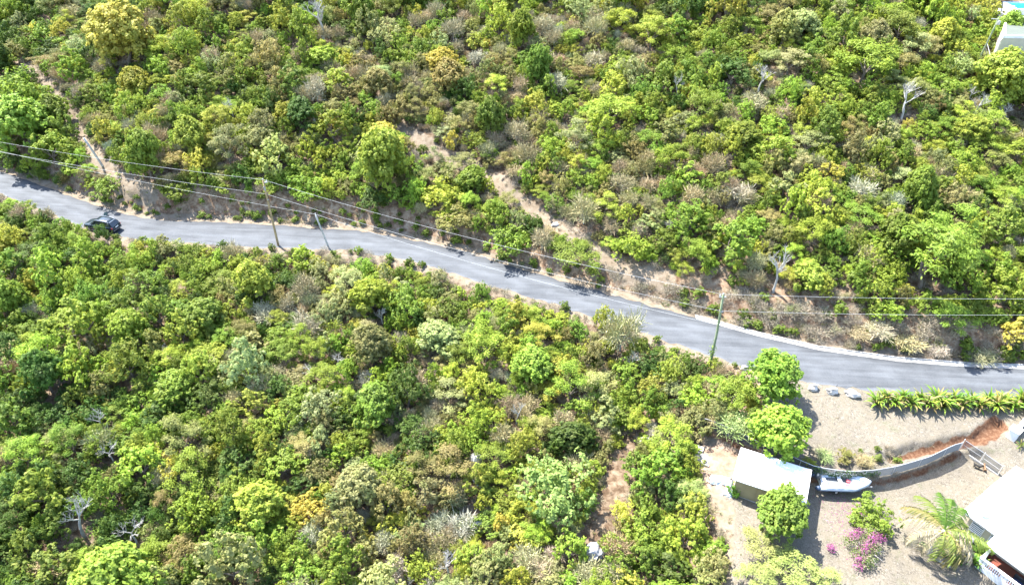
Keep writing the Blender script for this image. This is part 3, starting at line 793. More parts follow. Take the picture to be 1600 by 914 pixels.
# fill: dart throwing with crowns from large to small
cell = 4.0; grid = {}
def put(x, y, r, i): grid.setdefault((int(x // cell), int(y // cell)), []).append((x, y, r, i))
for i, t in enumerate(ALLTREES): put(t['x'], t['y'], t['R'] * .78, i)
def free(x, y, r, k):
    cx, cy = int(x // cell), int(y // cell)
    for a in range(cx - 2, cx + 3):
        for b in range(cy - 2, cy + 3):
            for (u, v, q, _) in grid.get((a, b), ()):
                if (u - x) ** 2 + (v - y) ** 2 < (k * (r + q)) ** 2: return False
    return True
rng = np.random.default_rng(5)
for (rmin, rmax, n, k) in ((2.1, 2.7, 900, .70), (1.5, 2.1, 5000, .58), (1.05, 1.5, 16000, .50), (.65, 1.05, 26000, .44)):
    xx = rng.uniform(-125, 125, n * 2); yy = rng.uniform(14, 185, n * 2)
    rr = rng.uniform(rmin, rmax, n * 2)
    ok = ~open_ground(xx, yy, rr)
    zz = H(xx, yy)
    ok &= ~open_ground(xx, yy - rr * .3)
    ppx, ppy, dd = project(xx, yy, zz + rr)
    ok &= (ppx > -160) & (ppx < 1760) & (ppy > -130) & (ppy < 1060) & (dd > 5)
    below = yl(xx) - yy
    ok &= ~((below > 0) & (below < 7) & (rr > .75 + below * .22))
    cl = fbm(xx / 16, yy / 16, 77)
    ok &= (cl > .36) | (rr < 1.7) | (rng.uniform(size=n * 2) < .4)
    for i in np.nonzero(ok)[0]:
        x, y, r = float(xx[i]), float(yy[i]), float(rr[i])
        if free(x, y, r * .95, k):
            put(x, y, r * .95, len(ALLTREES))
            tn = pick_tint(ppx[i], ppy[i], rng, x, y)
            u = rng.uniform()
            if tn in ('tan', 'pale grey', 'rusty brown'):
                form = 'bare' if (tn == 'pale grey' and u < .22) else ('dry' if tn != 'rusty brown' or u < .3 else 'leafy')
            else:
                form = 'feather' if u < (.26 if tn in ('fresh green', 'grey-green', 'olive', 'bright yellow-green') else .1) else 'leafy'
                if r > 2.2 and form == 'leafy' and u > .6: form = 'dense'
            ALLTREES.append(dict(x=x, y=y, R=r * (1.12 if form != 'dry' else .9), form=form, tn=tn, hf=float(rng.uniform(.65, 1.5)), lab=None,
                                 px=float(ppx[i]), py=float(ppy[i]), pr=float(r * F_PX / dd[i]), notable=False))
n = 5200
xx = rng.uniform(-115, 115, n); yy = rng.uniform(16, 175, n); rr = rng.uniform(.9, 1.9, n)
ppx, ppy, dd = project(xx, yy, H(xx, yy) + 1)
ok = ~open_ground(xx, yy, rr) & (ppx > -120) & (ppx < 1720) & (ppy > -100) & (ppy < 1020)
for i in np.nonzero(ok)[0]:
    tn = pick_tint(ppx[i], ppy[i], rng)
    if (tn in ('tan', 'rusty brown') and rng.uniform() < .7) or rng.uniform() < .06:
        tn = 'tan'
        ALLTREES.append(dict(x=float(xx[i]), y=float(yy[i]), R=float(rr[i]), form='dry', tn=tn, hf=float(rng.uniform(.95, 1.5)), lab=None,
                             px=float(ppx[i]), py=float(ppy[i]), pr=1.0, notable=False, filler=True))
for t in ALLTREES:
    t['z'] = h1(t['x'], t['y'])
    t['shape'] = int(rng.integers(len(PROTO[t['form']]))); t['rz'] = float(rng.uniform(0, 6.28)); t['sx'] = float(rng.uniform(.88, 1.16))
    b = TINTS[t['tn']]; v = float(rng.uniform(.82, 1.2))
    t['tint'] = tuple(float(np.clip(c * v * rng.uniform(.9, 1.1), 0, .6)) for c in b)

def frame_area(t):
    if not (-t['pr'] * .3 < t['px'] < 1600 + t['pr'] * .3 and -t['pr'] * .3 < t['py'] < 914 + t['pr'] * .3): return 0
    return t['pr']
green = sorted([t for t in ALLTREES if t['form'] in ('leafy', 'feather', 'dense')], key=lambda t: (-t['notable'], -frame_area(t)))
dry = sorted([t for t in ALLTREES if t['form'] in ('dry', 'bare')], key=lambda t: (-t['notable'], -frame_area(t)))
solo = [t for t in green[:300] if frame_area(t) > 0] + [t for t in dry[:130] if frame_area(t) > 0]
rest = [t for t in ALLTREES if not any(t is s for s in solo)] if False else None
sid = {id(t) for t in solo}
rest = [t for t in ALLTREES if id(t) not in sid]
print('TREES', len(ALLTREES), 'solo', len(solo), 'rest', len(rest))

FORMNAME = {'leafy': ('leafy_tree', 'tree', 'clumpy {c} tree'), 'feather': ('feathery_tree', 'tree', 'feathery {c} tree'),
            'dense': ('broad_tree', 'tree', 'broad {c} tree'), 'dry': ('dry_shrub', 'shrub', 'twiggy {c} shrub'),
            'bare': ('bare_tree', 'tree', 'leafless {c} tree')}
def placename(px, py):
    y_road = np.interp(px, [p[0] for p in UP], [p[1] for p in UP]) + 20
    if py < y_road:
        row = 'near top edge' if py < 110 else ('on mid slope' if py < y_road - 150 else 'just above road')
        col = ('at far left', 'above the car', 'by vivid tree', 'over dirt track', 'left of green pole', 'right of green pole', 'toward right edge')[
            int(np.searchsorted([230, 420, 650, 880, 1120, 1350], px))]
        return row + ' ' + col
    row = 'just below road' if py < y_road + 130 else ('near bottom edge' if py > 770 else 'deep in thicket')
    col = ('at far left', 'in left third', 'left of centre', 'in the centre', 'left of clearing', 'near shed yard')[
        int(np.searchsorted([200, 420, 600, 800, 980], px))]
    return row + ' ' + col
ORD = {2: ['left one of two', 'right one of two'], 3: ['leftmost of three', 'middle one of three', 'rightmost of three']}
NUMW = ['', 'one', 'two', 'three', 'four', 'five', 'six', 'seven', 'eight', 'nine', 'ten', 'eleven', 'twelve']
ORDW = ['', '', 'second', 'third', 'fourth', 'fifth', 'sixth', 'seventh', 'eighth', 'ninth', 'tenth', 'eleventh', 'twelfth']
buck = {}
for t in solo:
    if t['lab']: continue
    big = 'large' if t['pr'] > 27 else ('medium' if t['pr'] > 20 else 'small')
    t['base'] = big + ' ' + FORMNAME[t['form']][2].format(c=t['tn']) + ' ' + placename(t['px'], t['py'])
    buck.setdefault(t['base'], []).append(t)
for base, L in buck.items():
    L.sort(key=lambda t: t['px'])
    n = len(L)
    for i, t in enumerate(L):
        if n == 1: sfx = ''
        elif n <= 3: sfx = ', ' + ORD[n][i]
        elif i == 0: sfx = ', leftmost'
        elif i == n - 1: sfx = ', rightmost'
        else: sfx = ', ' + ORDW[min(i + 1, 12)] + ' from left'
        t['lab'] = (base + sfx)

tree_proto = {}
def make_tree(t):
    name, cat, _ = FORMNAME[t['form']]
    key = (t['form'], t['shape'])
    if key not in tree_proto:
        r = bpy.data.objects.new(name, None); COL.objects.link(r); r.empty_display_size = .3
        if t['form'] == 'bare':
            link('branches', PROTO['bare'][t['shape']], r)
            MB().tube([(0, 0, -.25), (.02, 0, .1), (0, 0, .37)], [.065, .055, .048], 6).build('trunk', M_PALEBARK, r)
        else:
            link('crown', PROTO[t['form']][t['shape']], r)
            link('trunk', (PALETRUNKS[t['shape'] % 3] if t['form'] == 'dry' else TRUNKS[t['shape'] % 4]), r)
        tree_proto[key] = r
    else:
        r = copy_tree(tree_proto[key])
    r.location = (t['x'], t['y'], t['z'])
    r.rotation_euler = (0, 0, t['rz'])
    r.scale = (t['R'] * t['sx'], t['R'] / t['sx'], t['R'] * t['hf'])
    for c in r.children:
        if c.name.startswith('crown'): c['tint'] = t['tint']
    tag(r, t['lab'], cat, {'dry': 'dry shrubs in the thicket', 'bare': 'leafless trees in the thicket'}.get(t['form'], 'trees of the hillside thicket'))
    return r
for t in solo: make_tree(t)

# ------------------------------------------------------------------ uncountable vegetation: instanced on points
def scatter(name, label, cat, protos, pts, scl, rot, tint, idx):
    pc = bpy.data.collections.new(name + '_source')
    for i, (me, extra) in enumerate(protos):
        o = bpy.data.objects.new(f'{name}_{i:02d}', me); pc.objects.link(o)
    me = bpy.data.meshes.new(name)
    n = len(pts)
    me.vertices.add(n); me.vertices.foreach_set('co', np.asarray(pts, np.float32).ravel())
    for nm, ty, arr in (('scl', 'FLOAT_VECTOR', scl), ('rot', 'FLOAT_VECTOR', rot), ('tint', 'FLOAT_COLOR', tint), ('idx', 'INT', idx)):
        a = me.attributes.new(nm, ty, 'POINT')
        if ty == 'FLOAT_VECTOR': a.data.foreach_set('vector', np.asarray(arr, np.float32).ravel())
        elif ty == 'FLOAT_COLOR':
            c = np.ones((n, 4), np.float32); c[:, :3] = arr; a.data.foreach_set('color', c.ravel())
        else: a.data.foreach_set('value', np.asarray(arr, np.int32))
    o = link(name, me)
    ng = bpy.data.node_groups.new(name, 'GeometryNodeTree')
    ng.interface.new_socket('Geometry', in_out='INPUT', socket_type='NodeSocketGeometry')
    ng.interface.new_socket('Geometry', in_out='OUTPUT', socket_type='NodeSocketGeometry')
    N, Lk = ng.nodes, ng.links
    gi, go = N.new('NodeGroupInput'), N.new('NodeGroupOutput')
    ci = N.new('GeometryNodeCollectionInfo'); ci.inputs['Collection'].default_value = pc
    ci.inputs['Separate Children'].default_value = True; ci.inputs['Reset Children'].default_value = True
    iop = N.new('GeometryNodeInstanceOnPoints'); iop.inputs['Pick Instance'].default_value = True
    def na_(nm, ty):
        q = N.new('GeometryNodeInputNamedAttribute'); q.data_type = ty; q.inputs['Name'].default_value = nm
        return next(s for s in q.outputs if s.enabled and s.name == 'Attribute')
    Lk.new(gi.outputs[0], iop.inputs['Points']); Lk.new(ci.outputs[0], iop.inputs['Instance'])
    Lk.new(na_('idx', 'INT'), iop.inputs['Instance Index'])
    e2r = N.new('FunctionNodeEulerToRotation'); Lk.new(na_('rot', 'FLOAT_VECTOR'), e2r.inputs[0]); Lk.new(e2r.outputs[0], iop.inputs['Rotation'])
    Lk.new(na_('scl', 'FLOAT_VECTOR'), iop.inputs['Scale'])
    Lk.new(iop.outputs[0], go.inputs[0])
    md = o.modifiers.new('scatter', 'NODES'); md.node_group = ng
    return tag(o, label, cat, kind='stuff')

order = ['leafy', 'feather', 'dry', 'dense', 'bare']
protos = []; base_i = {}
for f in order:
    base_i[f] = len(protos)
    for me in PROTO[f]: protos.append((me, f))
scatter('scrub_woodland', 'dense mixed green and dry scrub filling the hillside between the single trees', 'woodland', protos,
        [(t['x'], t['y'], t['z']) for t in rest], [(t['R'] * t['sx'], t['R'] / t['sx'], t['R'] * t['hf']) for t in rest], [(0, 0, t['rz']) for t in rest],
        [t['tint'] for t in rest], [base_i[t['form']] + t['shape'] for t in rest])

# low brush and dry grass tufts
def tuft(seed, n=46, h=.5, w=.012, lean=.55):
    rng = np.random.default_rng(seed)
    a = rng.uniform(0, 6.28, n); r = rng.uniform(0, .18, n)
    s = np.stack([np.cos(a) * r, np.sin(a) * r, np.zeros(n) - .04], -1)
    d = unit(np.stack([np.cos(a) * lean, np.sin(a) * lean, np.ones(n)], -1) + rng.normal(size=(n, 3)) * .25)
    ln = rng.uniform(.5, 1, (n, 1)) * h
    side = unit(np.cross(d, rng.normal(size=(n, 3)))) * w
    m = s + d * ln * .6; e = s + d * ln + np.array([0, 0, -.18]) * ln
    e[:, :2] += (d[:, :2]) * ln * .25
    V = np.stack([s - side, s + side, m + side, m - side], 1).reshape(-1, 3)
    V2 = np.stack([m - side, m + side, e + side * .2, e - side * .2], 1).reshape(-1, 3)
    V = np.concatenate([V, V2]); L = rng.uniform(0, 1, n); return mesh_np('grass_tuft', V, np.arange(len(V)).reshape(-1, 4), M_GRASS, np.concatenate([L, L]))
def bushlet(seed):
    V, Fc, L = crown_leafy(seed, K=7, sub=8, per=8, leaf=.10, zc=.25, vz=.4, lobr=(.24, .36), spread=.6)
    return mesh_np('brush', V, Fc, M_LEAF, L)
V, Fc, L = crown_dry(801, n=420, leafy=.4); V[:, 2] -= .3
brushdry = mesh_np('dry_brush', V, Fc, M_DRY, L)
lowp = [(tuft(1), 0), (tuft(2, 60, .7), 0), (tuft(3, 36, .4, .016, .9), 0), (bushlet(5), 0), (bushlet(6), 0), (brushdry, 0)]
rng = np.random.default_rng(23)
n = 60000
xx = rng.uniform(-110, 110, n); yy = rng.uniform(18, 170, n)
zz = H(xx, yy); ppx, ppy, dd = project(xx, yy, zz)
inroad = (yy > yl(xx) - .35) & (yy < yu(xx) + .75)
yard = in_poly(ppx, ppy, YARD) & (yy < yu(xx)) & (xx > 5)
h2 = in_poly(ppx, ppy, HOUSE2)
dtr = np.full(n, 9.0)
for pts, w in TRACKS: dtr = np.minimum(dtr, seg_dist(xx, yy, pts) / w)
opn = open_ground(xx, yy)
fd = yfence(xx) - yy
strip = yard & (np.abs(fd + 1.6) < 1.5) & (xx < at(1400, 715).x) & (xx > at(1215, 700).x)
keepp = np.where(yard, np.where(strip, .9, .03), np.where(opn, .8, .55))
keepp = np.where((dtr < .6), .40, keepp)
ok = (~inroad) & (~h2) & (ppx > -80) & (ppx < 1680) & (ppy > -60) & (ppy < 980) & (rng.uniform(size=n) < keepp)
# nothing grows through the shed, boat, houses
for (cx, cy, rad) in ((1205, 745, 5.0), (1310, 755, 2.8), (1590, 800, 7.5), (1125, 730, 3.6)):
    q = at(cx, cy, .5); ok &= np.hypot(xx - q.x, yy - q.y) > rad
I = np.nonzero(ok)[0]
bushy = rng.uniform(size=n)
idx = np.where(bushy < .62, rng.integers(0, 3, n), np.where(bushy < .85, 5, rng.integers(3, 5, n)))
nearup = (yy > yu(xx)) & (yy < yu(xx) + bank_clear(xx))
greenish = nearup & (xx > -60) & (xx < 12) & (bushy > .5)
idx = np.where(greenish, rng.integers(3, 5, n), idx)
idx = np.where(yard & ~strip, rng.integers(0, 3, n), idx)
s = np.where(idx < 3, rng.uniform(.6, 1.25, n), rng.uniform(.45, 1.0, n))
s = np.where(yard & ~strip, s * .45, s)
drybank = nearup & (xx > 12)
idx = np.where(drybank & (bushy < .75), np.where(bushy < .45, rng.integers(0, 3, n), 5), idx)
s = np.where(drybank, s * 1.35, s)
idx = np.where(dtr < .8, rng.integers(0, 3, n), idx)
s = np.where(dtr < .8, s * .7, s)
tn = np.zeros((n, 3))
dryc = np.array([.28, .225, .145]); grn = np.array([.13, .18, .03]); pale = np.array([.33, .29, .22])
mixv = rng.uniform(size=(n, 1))
tn = np.where((idx < 3)[:, None], dryc * (1 - mixv) + pale * mixv, np.where((idx == 5)[:, None], np.array([.28, .24, .18]), grn * (.7 + .8 * mixv)))
sel = (rng.uniform(size=n) < .2) & (idx < 3); tn[sel] = np.array([.2, .22, .07])
scatter('dry_undergrowth', 'dry grass tufts and low brush on the road banks, tracks and between the trees', 'undergrowth', lowp,
        np.stack([xx, yy, zz], -1)[I], np.stack([s, s, s * rng.uniform(.7, 1.2, n)], -1)[I],
        np.stack([np.zeros(n), np.zeros(n), rng.uniform(0, 6.28, n)], -1)[I], tn[I], idx[I])


# ================================================================== built things
M_WHITE = mat('white_roof_paint', (.84, .83, .82), .55, var=.06, scale=.8)
M_CREAM = mat('cream_render', (.42, .39, .30), .85, var=.12, scale=1.5, bump=.1)
M_TAN = mat('tan_plywood', (.25, .21, .11), .8, var=.15, scale=1.2)
M_WWALL = mat('white_masonry', (.70, .70, .69), .8, var=.14, scale=2.0, bump=.1)
M_GALV = mat('galvanised_steel', (.42, .44, .45), .45, metal=.5, var=.3, scale=3)
M_MESHW = mat('weathered_fence_wire', (.085, .10, .115), .6, metal=.3)
M_DARK = mat('black_plastic', (.02, .022, .025), .4)
M_RUBBER = mat('tyre_rubber', (.018, .018, .018), .8)
M_WIRE = mat('aluminium_wire', (.45, .45, .44), .5, metal=.2)
M_GLASS = mat('dark_glass', (.012, .016, .02), .06, spec=.9)
M_CHROME = mat('bright_metal', (.6, .62, .63), .25, metal=.9)

def top_at(base, px, py):
    """point on the sight line (px, py) nearest the vertical through base"""
    d = ray(px, py); o = CO
    b = np.array(base)
    # minimise horizontal distance
    t = ((b[:2] - o[:2]) @ d[:2]) / (d[:2] @ d[:2])
    return Vector(o + d * t)

def make_pole(label, bpx, tpx, r0, r1, m, name='utility_pole', sink=.4, bend=0.0, group=None):
    b = at(*bpx); t = top_at(b, *tpx)
    r = thing(name, label, 'utility pole', b, 0, group)
    ax = t - b
    pts = [Vector((0, 0, -sink))] + [ax * f + Vector((bend * math.sin(math.pi * f), 0, 0)) for f in (0.001, .25, .5, .75, 1)]
    MB().tube(pts, [r0, r0] + [r0 + (r1 - r0) * f for f in (.25, .5, .75, 1)], 10).build('shaft', m, r, sm=True)
    return r, b, t

M_POLEWOOD = mat('weathered_pole_wood', (.34, .25, .13), .85, var=.4, scale=3, bump=.3)
M_POLEGREY = mat('grey_weathered_pole', (.42, .41, .38), .8, var=.3, scale=3)
M_POLEGREEN = mat('green_stained_pole', (.13, .17, .09), .85, col2=(.18, .21, .13), scale=2.2, bump=.3)

def insulator(parent, p):
    MB().tube([p, p + Vector((0, 0, .12))], .015, 5).build('pin', M_GALV, parent)
    MB().tube([p + Vector((0, 0, .1)), p + Vector((0, 0, .14)), p + Vector((0, 0, .2)), p + Vector((0, 0, .25))], [.05, .085, .085, .04], 8).build('insulator', M_GALV, parent)

p1, b1, t1 = make_pole('tall brown wooden utility pole at the lower road edge, right of the car', (435, 384), (411, 282), .16, .11, M_POLEWOOD)
a1 = t1 - b1
box('crossarm', M_GALV, p1, a1.x - .1, a1.x + .5, a1.y - .06, a1.y + .06, a1.z - .35, a1.z - .22)
insulator(p1, a1 + Vector((0, 0, .0))); insulator(p1, a1 + Vector((.4, 0, -.22)))
MB().tube([a1 * .72 + Vector((0, -.1, 0)), a1 * .72 + Vector((.25, -.15, .1))], .04, 6).build('bracket', M_GALV, p1)
MB().box(-.13, .13, -.16, -.1, -.02, .5, Matrix.Translation(a1 * .86)).build('junction_box', M_GALV, p1)
p2, b2, t2 = make_pole('short grey utility pole leaning beside the wooden one at the road', (514, 388), (493, 336), .13, .10, M_POLEGREY)
insulator(p2, t2 - b2)
p3, b3, t3 = make_pole('green-stained utility pole at the lower road edge, left of the round tree', (1107, 577), (1130, 461), .17, .12, M_POLEGREEN, bend=.12)
a3 = t3 - b3
box('crossarm', M_GALV, p3, a3.x - .35, a3.x + .35, a3.y - .05, a3.y + .05, a3.z - .3, a3.z - .2)
insulator(p3, a3); insulator(p3, a3 + Vector((-.3, 0, -.2)))
MB().tube([a3 * .8 + Vector((0, -.12, 0)), a3 * .8 + Vector((.28, -.16, 0))], .04, 6).build('bracket', M_GALV, p3)
M_VINE = leaf_mat('pole_vine', fixed=(.15, .22, .05), trans=.2)
rngv = np.random.default_rng(3); nv = 260
fv = rngv.uniform(0, .42, nv) ** 1.2; cc = np.array(a3)[None] * fv[:, None] + rngv.normal(size=(nv, 3)) * .17
Vv, Fv = quads(cc, unit(rngv.normal(size=(nv, 3))), .1, .6, rngv)
link('climbing_vine', mesh_np('climbing_vine', Vv, Fv, M_VINE, rngv.uniform(0, 1, nv)), p3)
p4, b4, t4 = make_pole('slim green utility pole with guy wires beside the upper house', (1523, 108), (1561, 28), .15, .10, M_POLEGREEN)
a4 = t4 - b4
MB().tube([a4 * .97 + Vector((-.1, 0, 0)), a4 * .97 + Vector((-.95, 0, .05))], .05, 6).build('side_arm', M_WIRE, p4)
MB().box(-.2, .2, -.2, .2, -.4, .1, Matrix.Translation(a4 * .93 + Vector((.15, -.1, 0)))).build('junction_box', M_POLEGREY, p4)
for i, (ex, ey, f) in enumerate(((1548, 116, .45), (1573, 184, .52))):
    e = at(ex, ey); s_ = a4 * f; e = e - b4
    MB().tube([s_, s_.lerp(e, .5) + Vector((0, 0, -.1)), e], .035, 5).build('guy_wire', M_WIRE, p4)
p5, b5, t5 = make_pole('grey concrete post leaning on the dirt track above the parked car', (160, 259), (131, 216), .17, .13, M_POLEGREY, name='leaning_post')
p5['category'] = 'post'
# the lines run on to poles just outside the picture
def far_pole(label, px, py, h, m):
    b = at(px, py); r = thing('utility_pole', label, 'utility pole', b)
    MB().tube([(0, 0, -.4), (0, 0, h * .5), (0, 0, h)], [.17, .14, .11], 10).build('shaft', m, r, sm=True)
    insulator(r, Vector((0, 0, h)))
    return b, b + Vector((0, 0, h))
bl, tl = far_pole('brown utility pole left of the picture carrying the overhead wires', -215, 262, 9.5, M_POLEWOOD)
br, tr = far_pole('brown utility pole right of the picture carrying the overhead wires', 1835, 560, 9.0, M_POLEWOOD)

def wire(label, A, B, sag, r=.0125):
    pts = [A.lerp(B, f) + Vector((0, 0, -4 * sag * f * (1 - f))) for f in np.linspace(0, 1, 17)]
    return tag(MB().tube(pts, r, 5, cap=False).build('overhead_wire', M_WIRE), label, 'wire', 'overhead wires along the road')
w2a = b1 + a1 * .80; w2b = b3 + a3 * .80
wire('upper overhead wire from the left edge to the wooden pole top', tl, t1 + Vector((0, 0, .1)), 1.0)
wire('lower overhead wire from the left edge to the wooden pole', tl - Vector((0, 0, 1.8)), w2a, .7)
wire('overhead wire slanting down from the left to the short grey pole', tl - Vector((0, 0, .3)), t2 + Vector((0, 0, .1)), .9)
wire('highest long wire from wooden pole top to green-stained pole top', t1 + Vector((0, 0, .1)), t3 + Vector((0, 0, .1)), .9)
wire('lower long wire from wooden pole to green-stained pole', w2a, w2b, .9)
wire('lowest wire crossing over the road from the short grey pole', t2 + Vector((0, 0, .1)), b3 + a3 * .62, .8)
wire('upper wire right of the green-stained pole over the dry bank', t3 + Vector((0, 0, .1)), tr, .5, .012)
wire('lower wire right of the green-stained pole over the dry bank', w2b, tr - Vector((0, 0, 2.2)), .5, .012)

# ------------------------------------------------------------------ black car with one door open
M_PAINT = mat('black_car_paint', (.012, .020, .026), .22, spec=.5, coat=.4)
M_SILVER = mat('silver_trim', (.42, .43, .45), .3, metal=.7)
def make_car():
    g = at(162, 358)
    r = thing('parked_car', 'black station-style SUV parked on the road with its far front door open', 'car', (g.x, g.y, g.z + .02), R(166))
    # lower body: stations along x (front +), half width, belt height, hood profile
    st = [(-2.28, .70, .62, .95), (-2.22, .84, .40, 1.02), (-1.9, .91, .32, 1.06), (-1.0, .925, .26, 1.05), (0, .93, .26, 1.02), (.9, .925, .26, 1.0),
          (1.25, .92, .28, .98), (1.8, .89, .30, .93), (2.15, .80, .36, .84), (2.3, .62, .42, .70)]
    sec = []
    for x, w, zb, zt in st:
        pts = []
        for yf, zf in ((-.90, 0), (-1, .25), (-1, .62), (-.94, .88), (-.80, .985), (-.4, 1.02), (0, 1.03), (.4, 1.02), (.80, .985), (.94, .88), (1, .62), (1, .25), (.90, 0)):
            pts.append(Vector((x, yf * w, zb + zf * (zt - zb))))
        sec.append(pts)
    MB().loft(sec).build('body', M_PAINT, r, sm=True)
    # cabin in paint: roof panel and pillars
    cab = [(-2.16, .72, 1.04, .70), (-1.75, .74, 1.50, .66), (-1.2, .76, 1.60, .64), (-.2, .77, 1.63, .64), (.35, .76, 1.58, .62), (1.15, .74, 1.02, .66)]
    roof = []
    for x, w0, z, w in cab[1:5]:
        roof.append([Vector((x, yy * w, z + (.03 if abs(yy) < .9 else 0))) for yy in (-1, -.5, 0, .5, 1)] + [Vector((x, w * .97, z - .06)), Vector((x, -w * .97, z - .06))])
    MB().loft(roof).build('roof', M_PAINT, r, sm=True)
    def quadp(name, a, b, c, d, m, out=.012):
        n = (b - a).cross(d - a).normalized() * out
        return MB().loft([[a - n, b - n, c - n, d - n], [a + n, b + n, c + n, d + n]]).build(name, m, r)
    quadp('windscreen', Vector((.37, -.60, 1.55)), Vector((.37, .60, 1.55)), Vector((1.18, .74, 1.01)), Vector((1.18, -.74, 1.01)), M_GLASS)
    quadp('rear_window', Vector((-1.77, -.62, 1.49)), Vector((-1.77, .62, 1.49)), Vector((-2.17, .68, 1.04)), Vector((-2.17, -.68, 1.04)), M_GLASS)
    for sgn in (-1, 1):
        def P(x, z, y): return Vector((x, sgn * y, z))
        for nm, xa, xb, za, zb in (('side_window', -.28, .32, 1.57, 1.55), ('side_window', -.98, -.34, 1.58, 1.575), ('side_window', -1.62, -1.04, 1.50, 1.57)):
            xbb = xb + (.42 if xb > .3 else 0); xaa = xa - (.22 if xa < -1.5 else 0)
            q = quadp(nm, P(xa, za - .04, .655), P(xb, zb - .04, .655), P(xbb, 1.03, .82), P(xaa, 1.06, .82), M_GLASS, .01)
        for x0, x1 in ((-.34, -.28), (-1.04, -.98), (-1.78, -1.62)):
            quadp('pillar', P(x0, 1.56 if x0 > -1.5 else 1.48, .662), P(x1, 1.56 if x0 > -1.5 else 1.5, .662), P(x1 - (.2 if x0 < -1.5 else 0), 1.05, .828), P(x0 - (.3 if x0 < -1.5 else 0), 1.05, .828), M_PAINT, .014)
        quadp('pillar', P(.30, 1.56, .655), P(.38, 1.55, .655), P(1.22, 1.0, .80), P(.76, 1.02, .83), M_PAINT, .012)
        MB().tube([P(-1.7, 1.56, .58), P(-1.2, 1.66, .60), P(.1, 1.67, .60), P(.35, 1.60, .58)], .022, 6).build('roof_rail', M_SILVER, r)
        MB().box(-.11, .11, -.1, .1, -.07, .08, Matrix.Translation(P(.78, 1.06, 1.0))).build('wing_mirror', M_PAINT, r, bevel=.03)
        MB().box(-1.3, 1.35, -.012, .012, .60, .63, Matrix.Translation(Vector((0, sgn * .936, 0)))).build('door_trim', M_SILVER, r)
        MB().box(-1.2, 1.2, -.05, .03, .24, .30, Matrix.Translation(Vector((0, sgn * .95, 0)))).build('side_sill', M_SILVER, r, bevel=.01)
        for x in (-.15, -.95):
            MB().box(x - .09, x + .09, -.012, .012, .83, .86, Matrix.Translation(Vector((0, sgn * .93, 0)))).build('door_handle', M_SILVER, r)
        MB().box(-2.26, -2.02, -.11, .11, .70, .93, Matrix.Translation(Vector((0, sgn * .74, 0)))).build('tail_light', mat('red_lamp', (.42, .05, .05), .2), r, bevel=.03)
        MB().box(2.05, 2.24, -.16, .16, .62, .76, Matrix.Translation(Vector((0, sgn * .62, 0)))).build('headlight', M_CHROME, r, bevel=.03)
        for x in (-1.42, 1.42):
            w = MB().tube([(x, sgn * .74, .35), (x, sgn * .76, .35), (x, sgn * .93, .35), (x, sgn * .95, .35)], [.30, .35, .35, .31], 18).build('wheel', M_RUBBER, r, sm=False)
            MB().tube([(x, sgn * .93, .35), (x, sgn * .957, .35)], [.21, .19], 12).build('rim', M_SILVER, w)
    MB().box(-2.36, -2.18, -.80, .80, .36, .60).build('rear_bumper', M_PAINT, r, bevel=.04)
    MB().box(-2.365, -2.35, -.80, .80, .46, .49).build('bumper_strip', M_SILVER, r)
    MB().box(-2.31, -2.285, -.26, .26, .70, .84).build('number_plate', mat('plate_white', (.7, .7, .68), .5), r)
    MB().box(2.20, 2.36, -.72, .72, .34, .54).build('front_bumper', M_PAINT, r, bevel=.04)
    MB().box(2.27, 2.31, -.45, .45, .56, .72).build('grille', M_DARK, r)
    MB().box(-1.95, -1.72, -.60, .60, 1.50, 1.54).build('rear_spoiler', M_PAINT, r, bevel=.012)
    # open door on the far side, hinged at its front edge
    d = thing('door', None, None, (.95, -.93, 0), R(-180 + 62)); d.parent = r
    for kk in ('label', 'category'):
        if kk in d: del d[kk]
    me = MB().box(0, 1.08, -.03, .03, .34, 1.02).mesh('door', M_PAINT, bevel=.02)
    COL.objects.unlink(d); bpy.data.objects.remove(d)
    d = link('door', me, r); d.location = (.92, -.93, 0); d.rotation_euler = (0, 0, R(180 + 58)); d['label'] = 'open front door'
    MB().loft([[Vector((.30, y, 1.03)), Vector((1.02, y, 1.03)), Vector((.98, y, 1.50)), Vector((.78, y, 1.52))] for y in (-.008, .008)]).build('door_window', mat('reflection_tinted_glass', (.10, .16, .15), .08, spec=.9), d)  # pane's paler greenish base colour has a reflection painted in
    MB().tube([(.14, 0, 1.03), (.76, .02, 1.54), (1.0, .02, 1.52), (1.06, 0, 1.03)], .022, 6).build('window_frame', M_PAINT, d)
    return r
make_car()

# ------------------------------------------------------------------ shed
def frame_from(pa, pb, pc, z):
    A = Vector(on_plane(*pa, z)); B = Vector(on_plane(*pb, z)); C_ = Vector(on_plane(*pc, z))
    u = (B - A); lu = u.length; u.normalize(); c = (C_ - A); lc = c.length; c.normalize(); sg = 1 if (-u.y * c.x + u.x * c.y) > 0 else -1
    u2_ = Vector((c.y * sg, -c.x * sg, 0)); u = (u * lu ** .5 + u2_ * lc ** .5).normalized()
    v = Vector((-u.y, u.x, 0)); w = (C_ - A).dot(v)
    return A, u, v, lu, w
def frame_matrix(A, u, z): return Matrix.Translation((A.x, A.y, z)) @ Matrix.Rotation(math.atan2(u.y, u.x), 4, 'Z')
gs = h1(*at(1205, 760)[:2])
zs = gs + 2.5
A, u, v, L, W = frame_from((1145, 747), (1260, 781), (1162, 701), zs)
print('SHED', L, W, gs)
shed = thing('shed', 'long low shed with white sheet roof and tan walls beside the inflatable boat', 'shed', (A.x, A.y, gs), math.atan2(u.y, u.x))
rs = mat('corrugated_white_sheet', (.78, .78, .78), .5, var=.05, scale=1.5)
nsh = 9
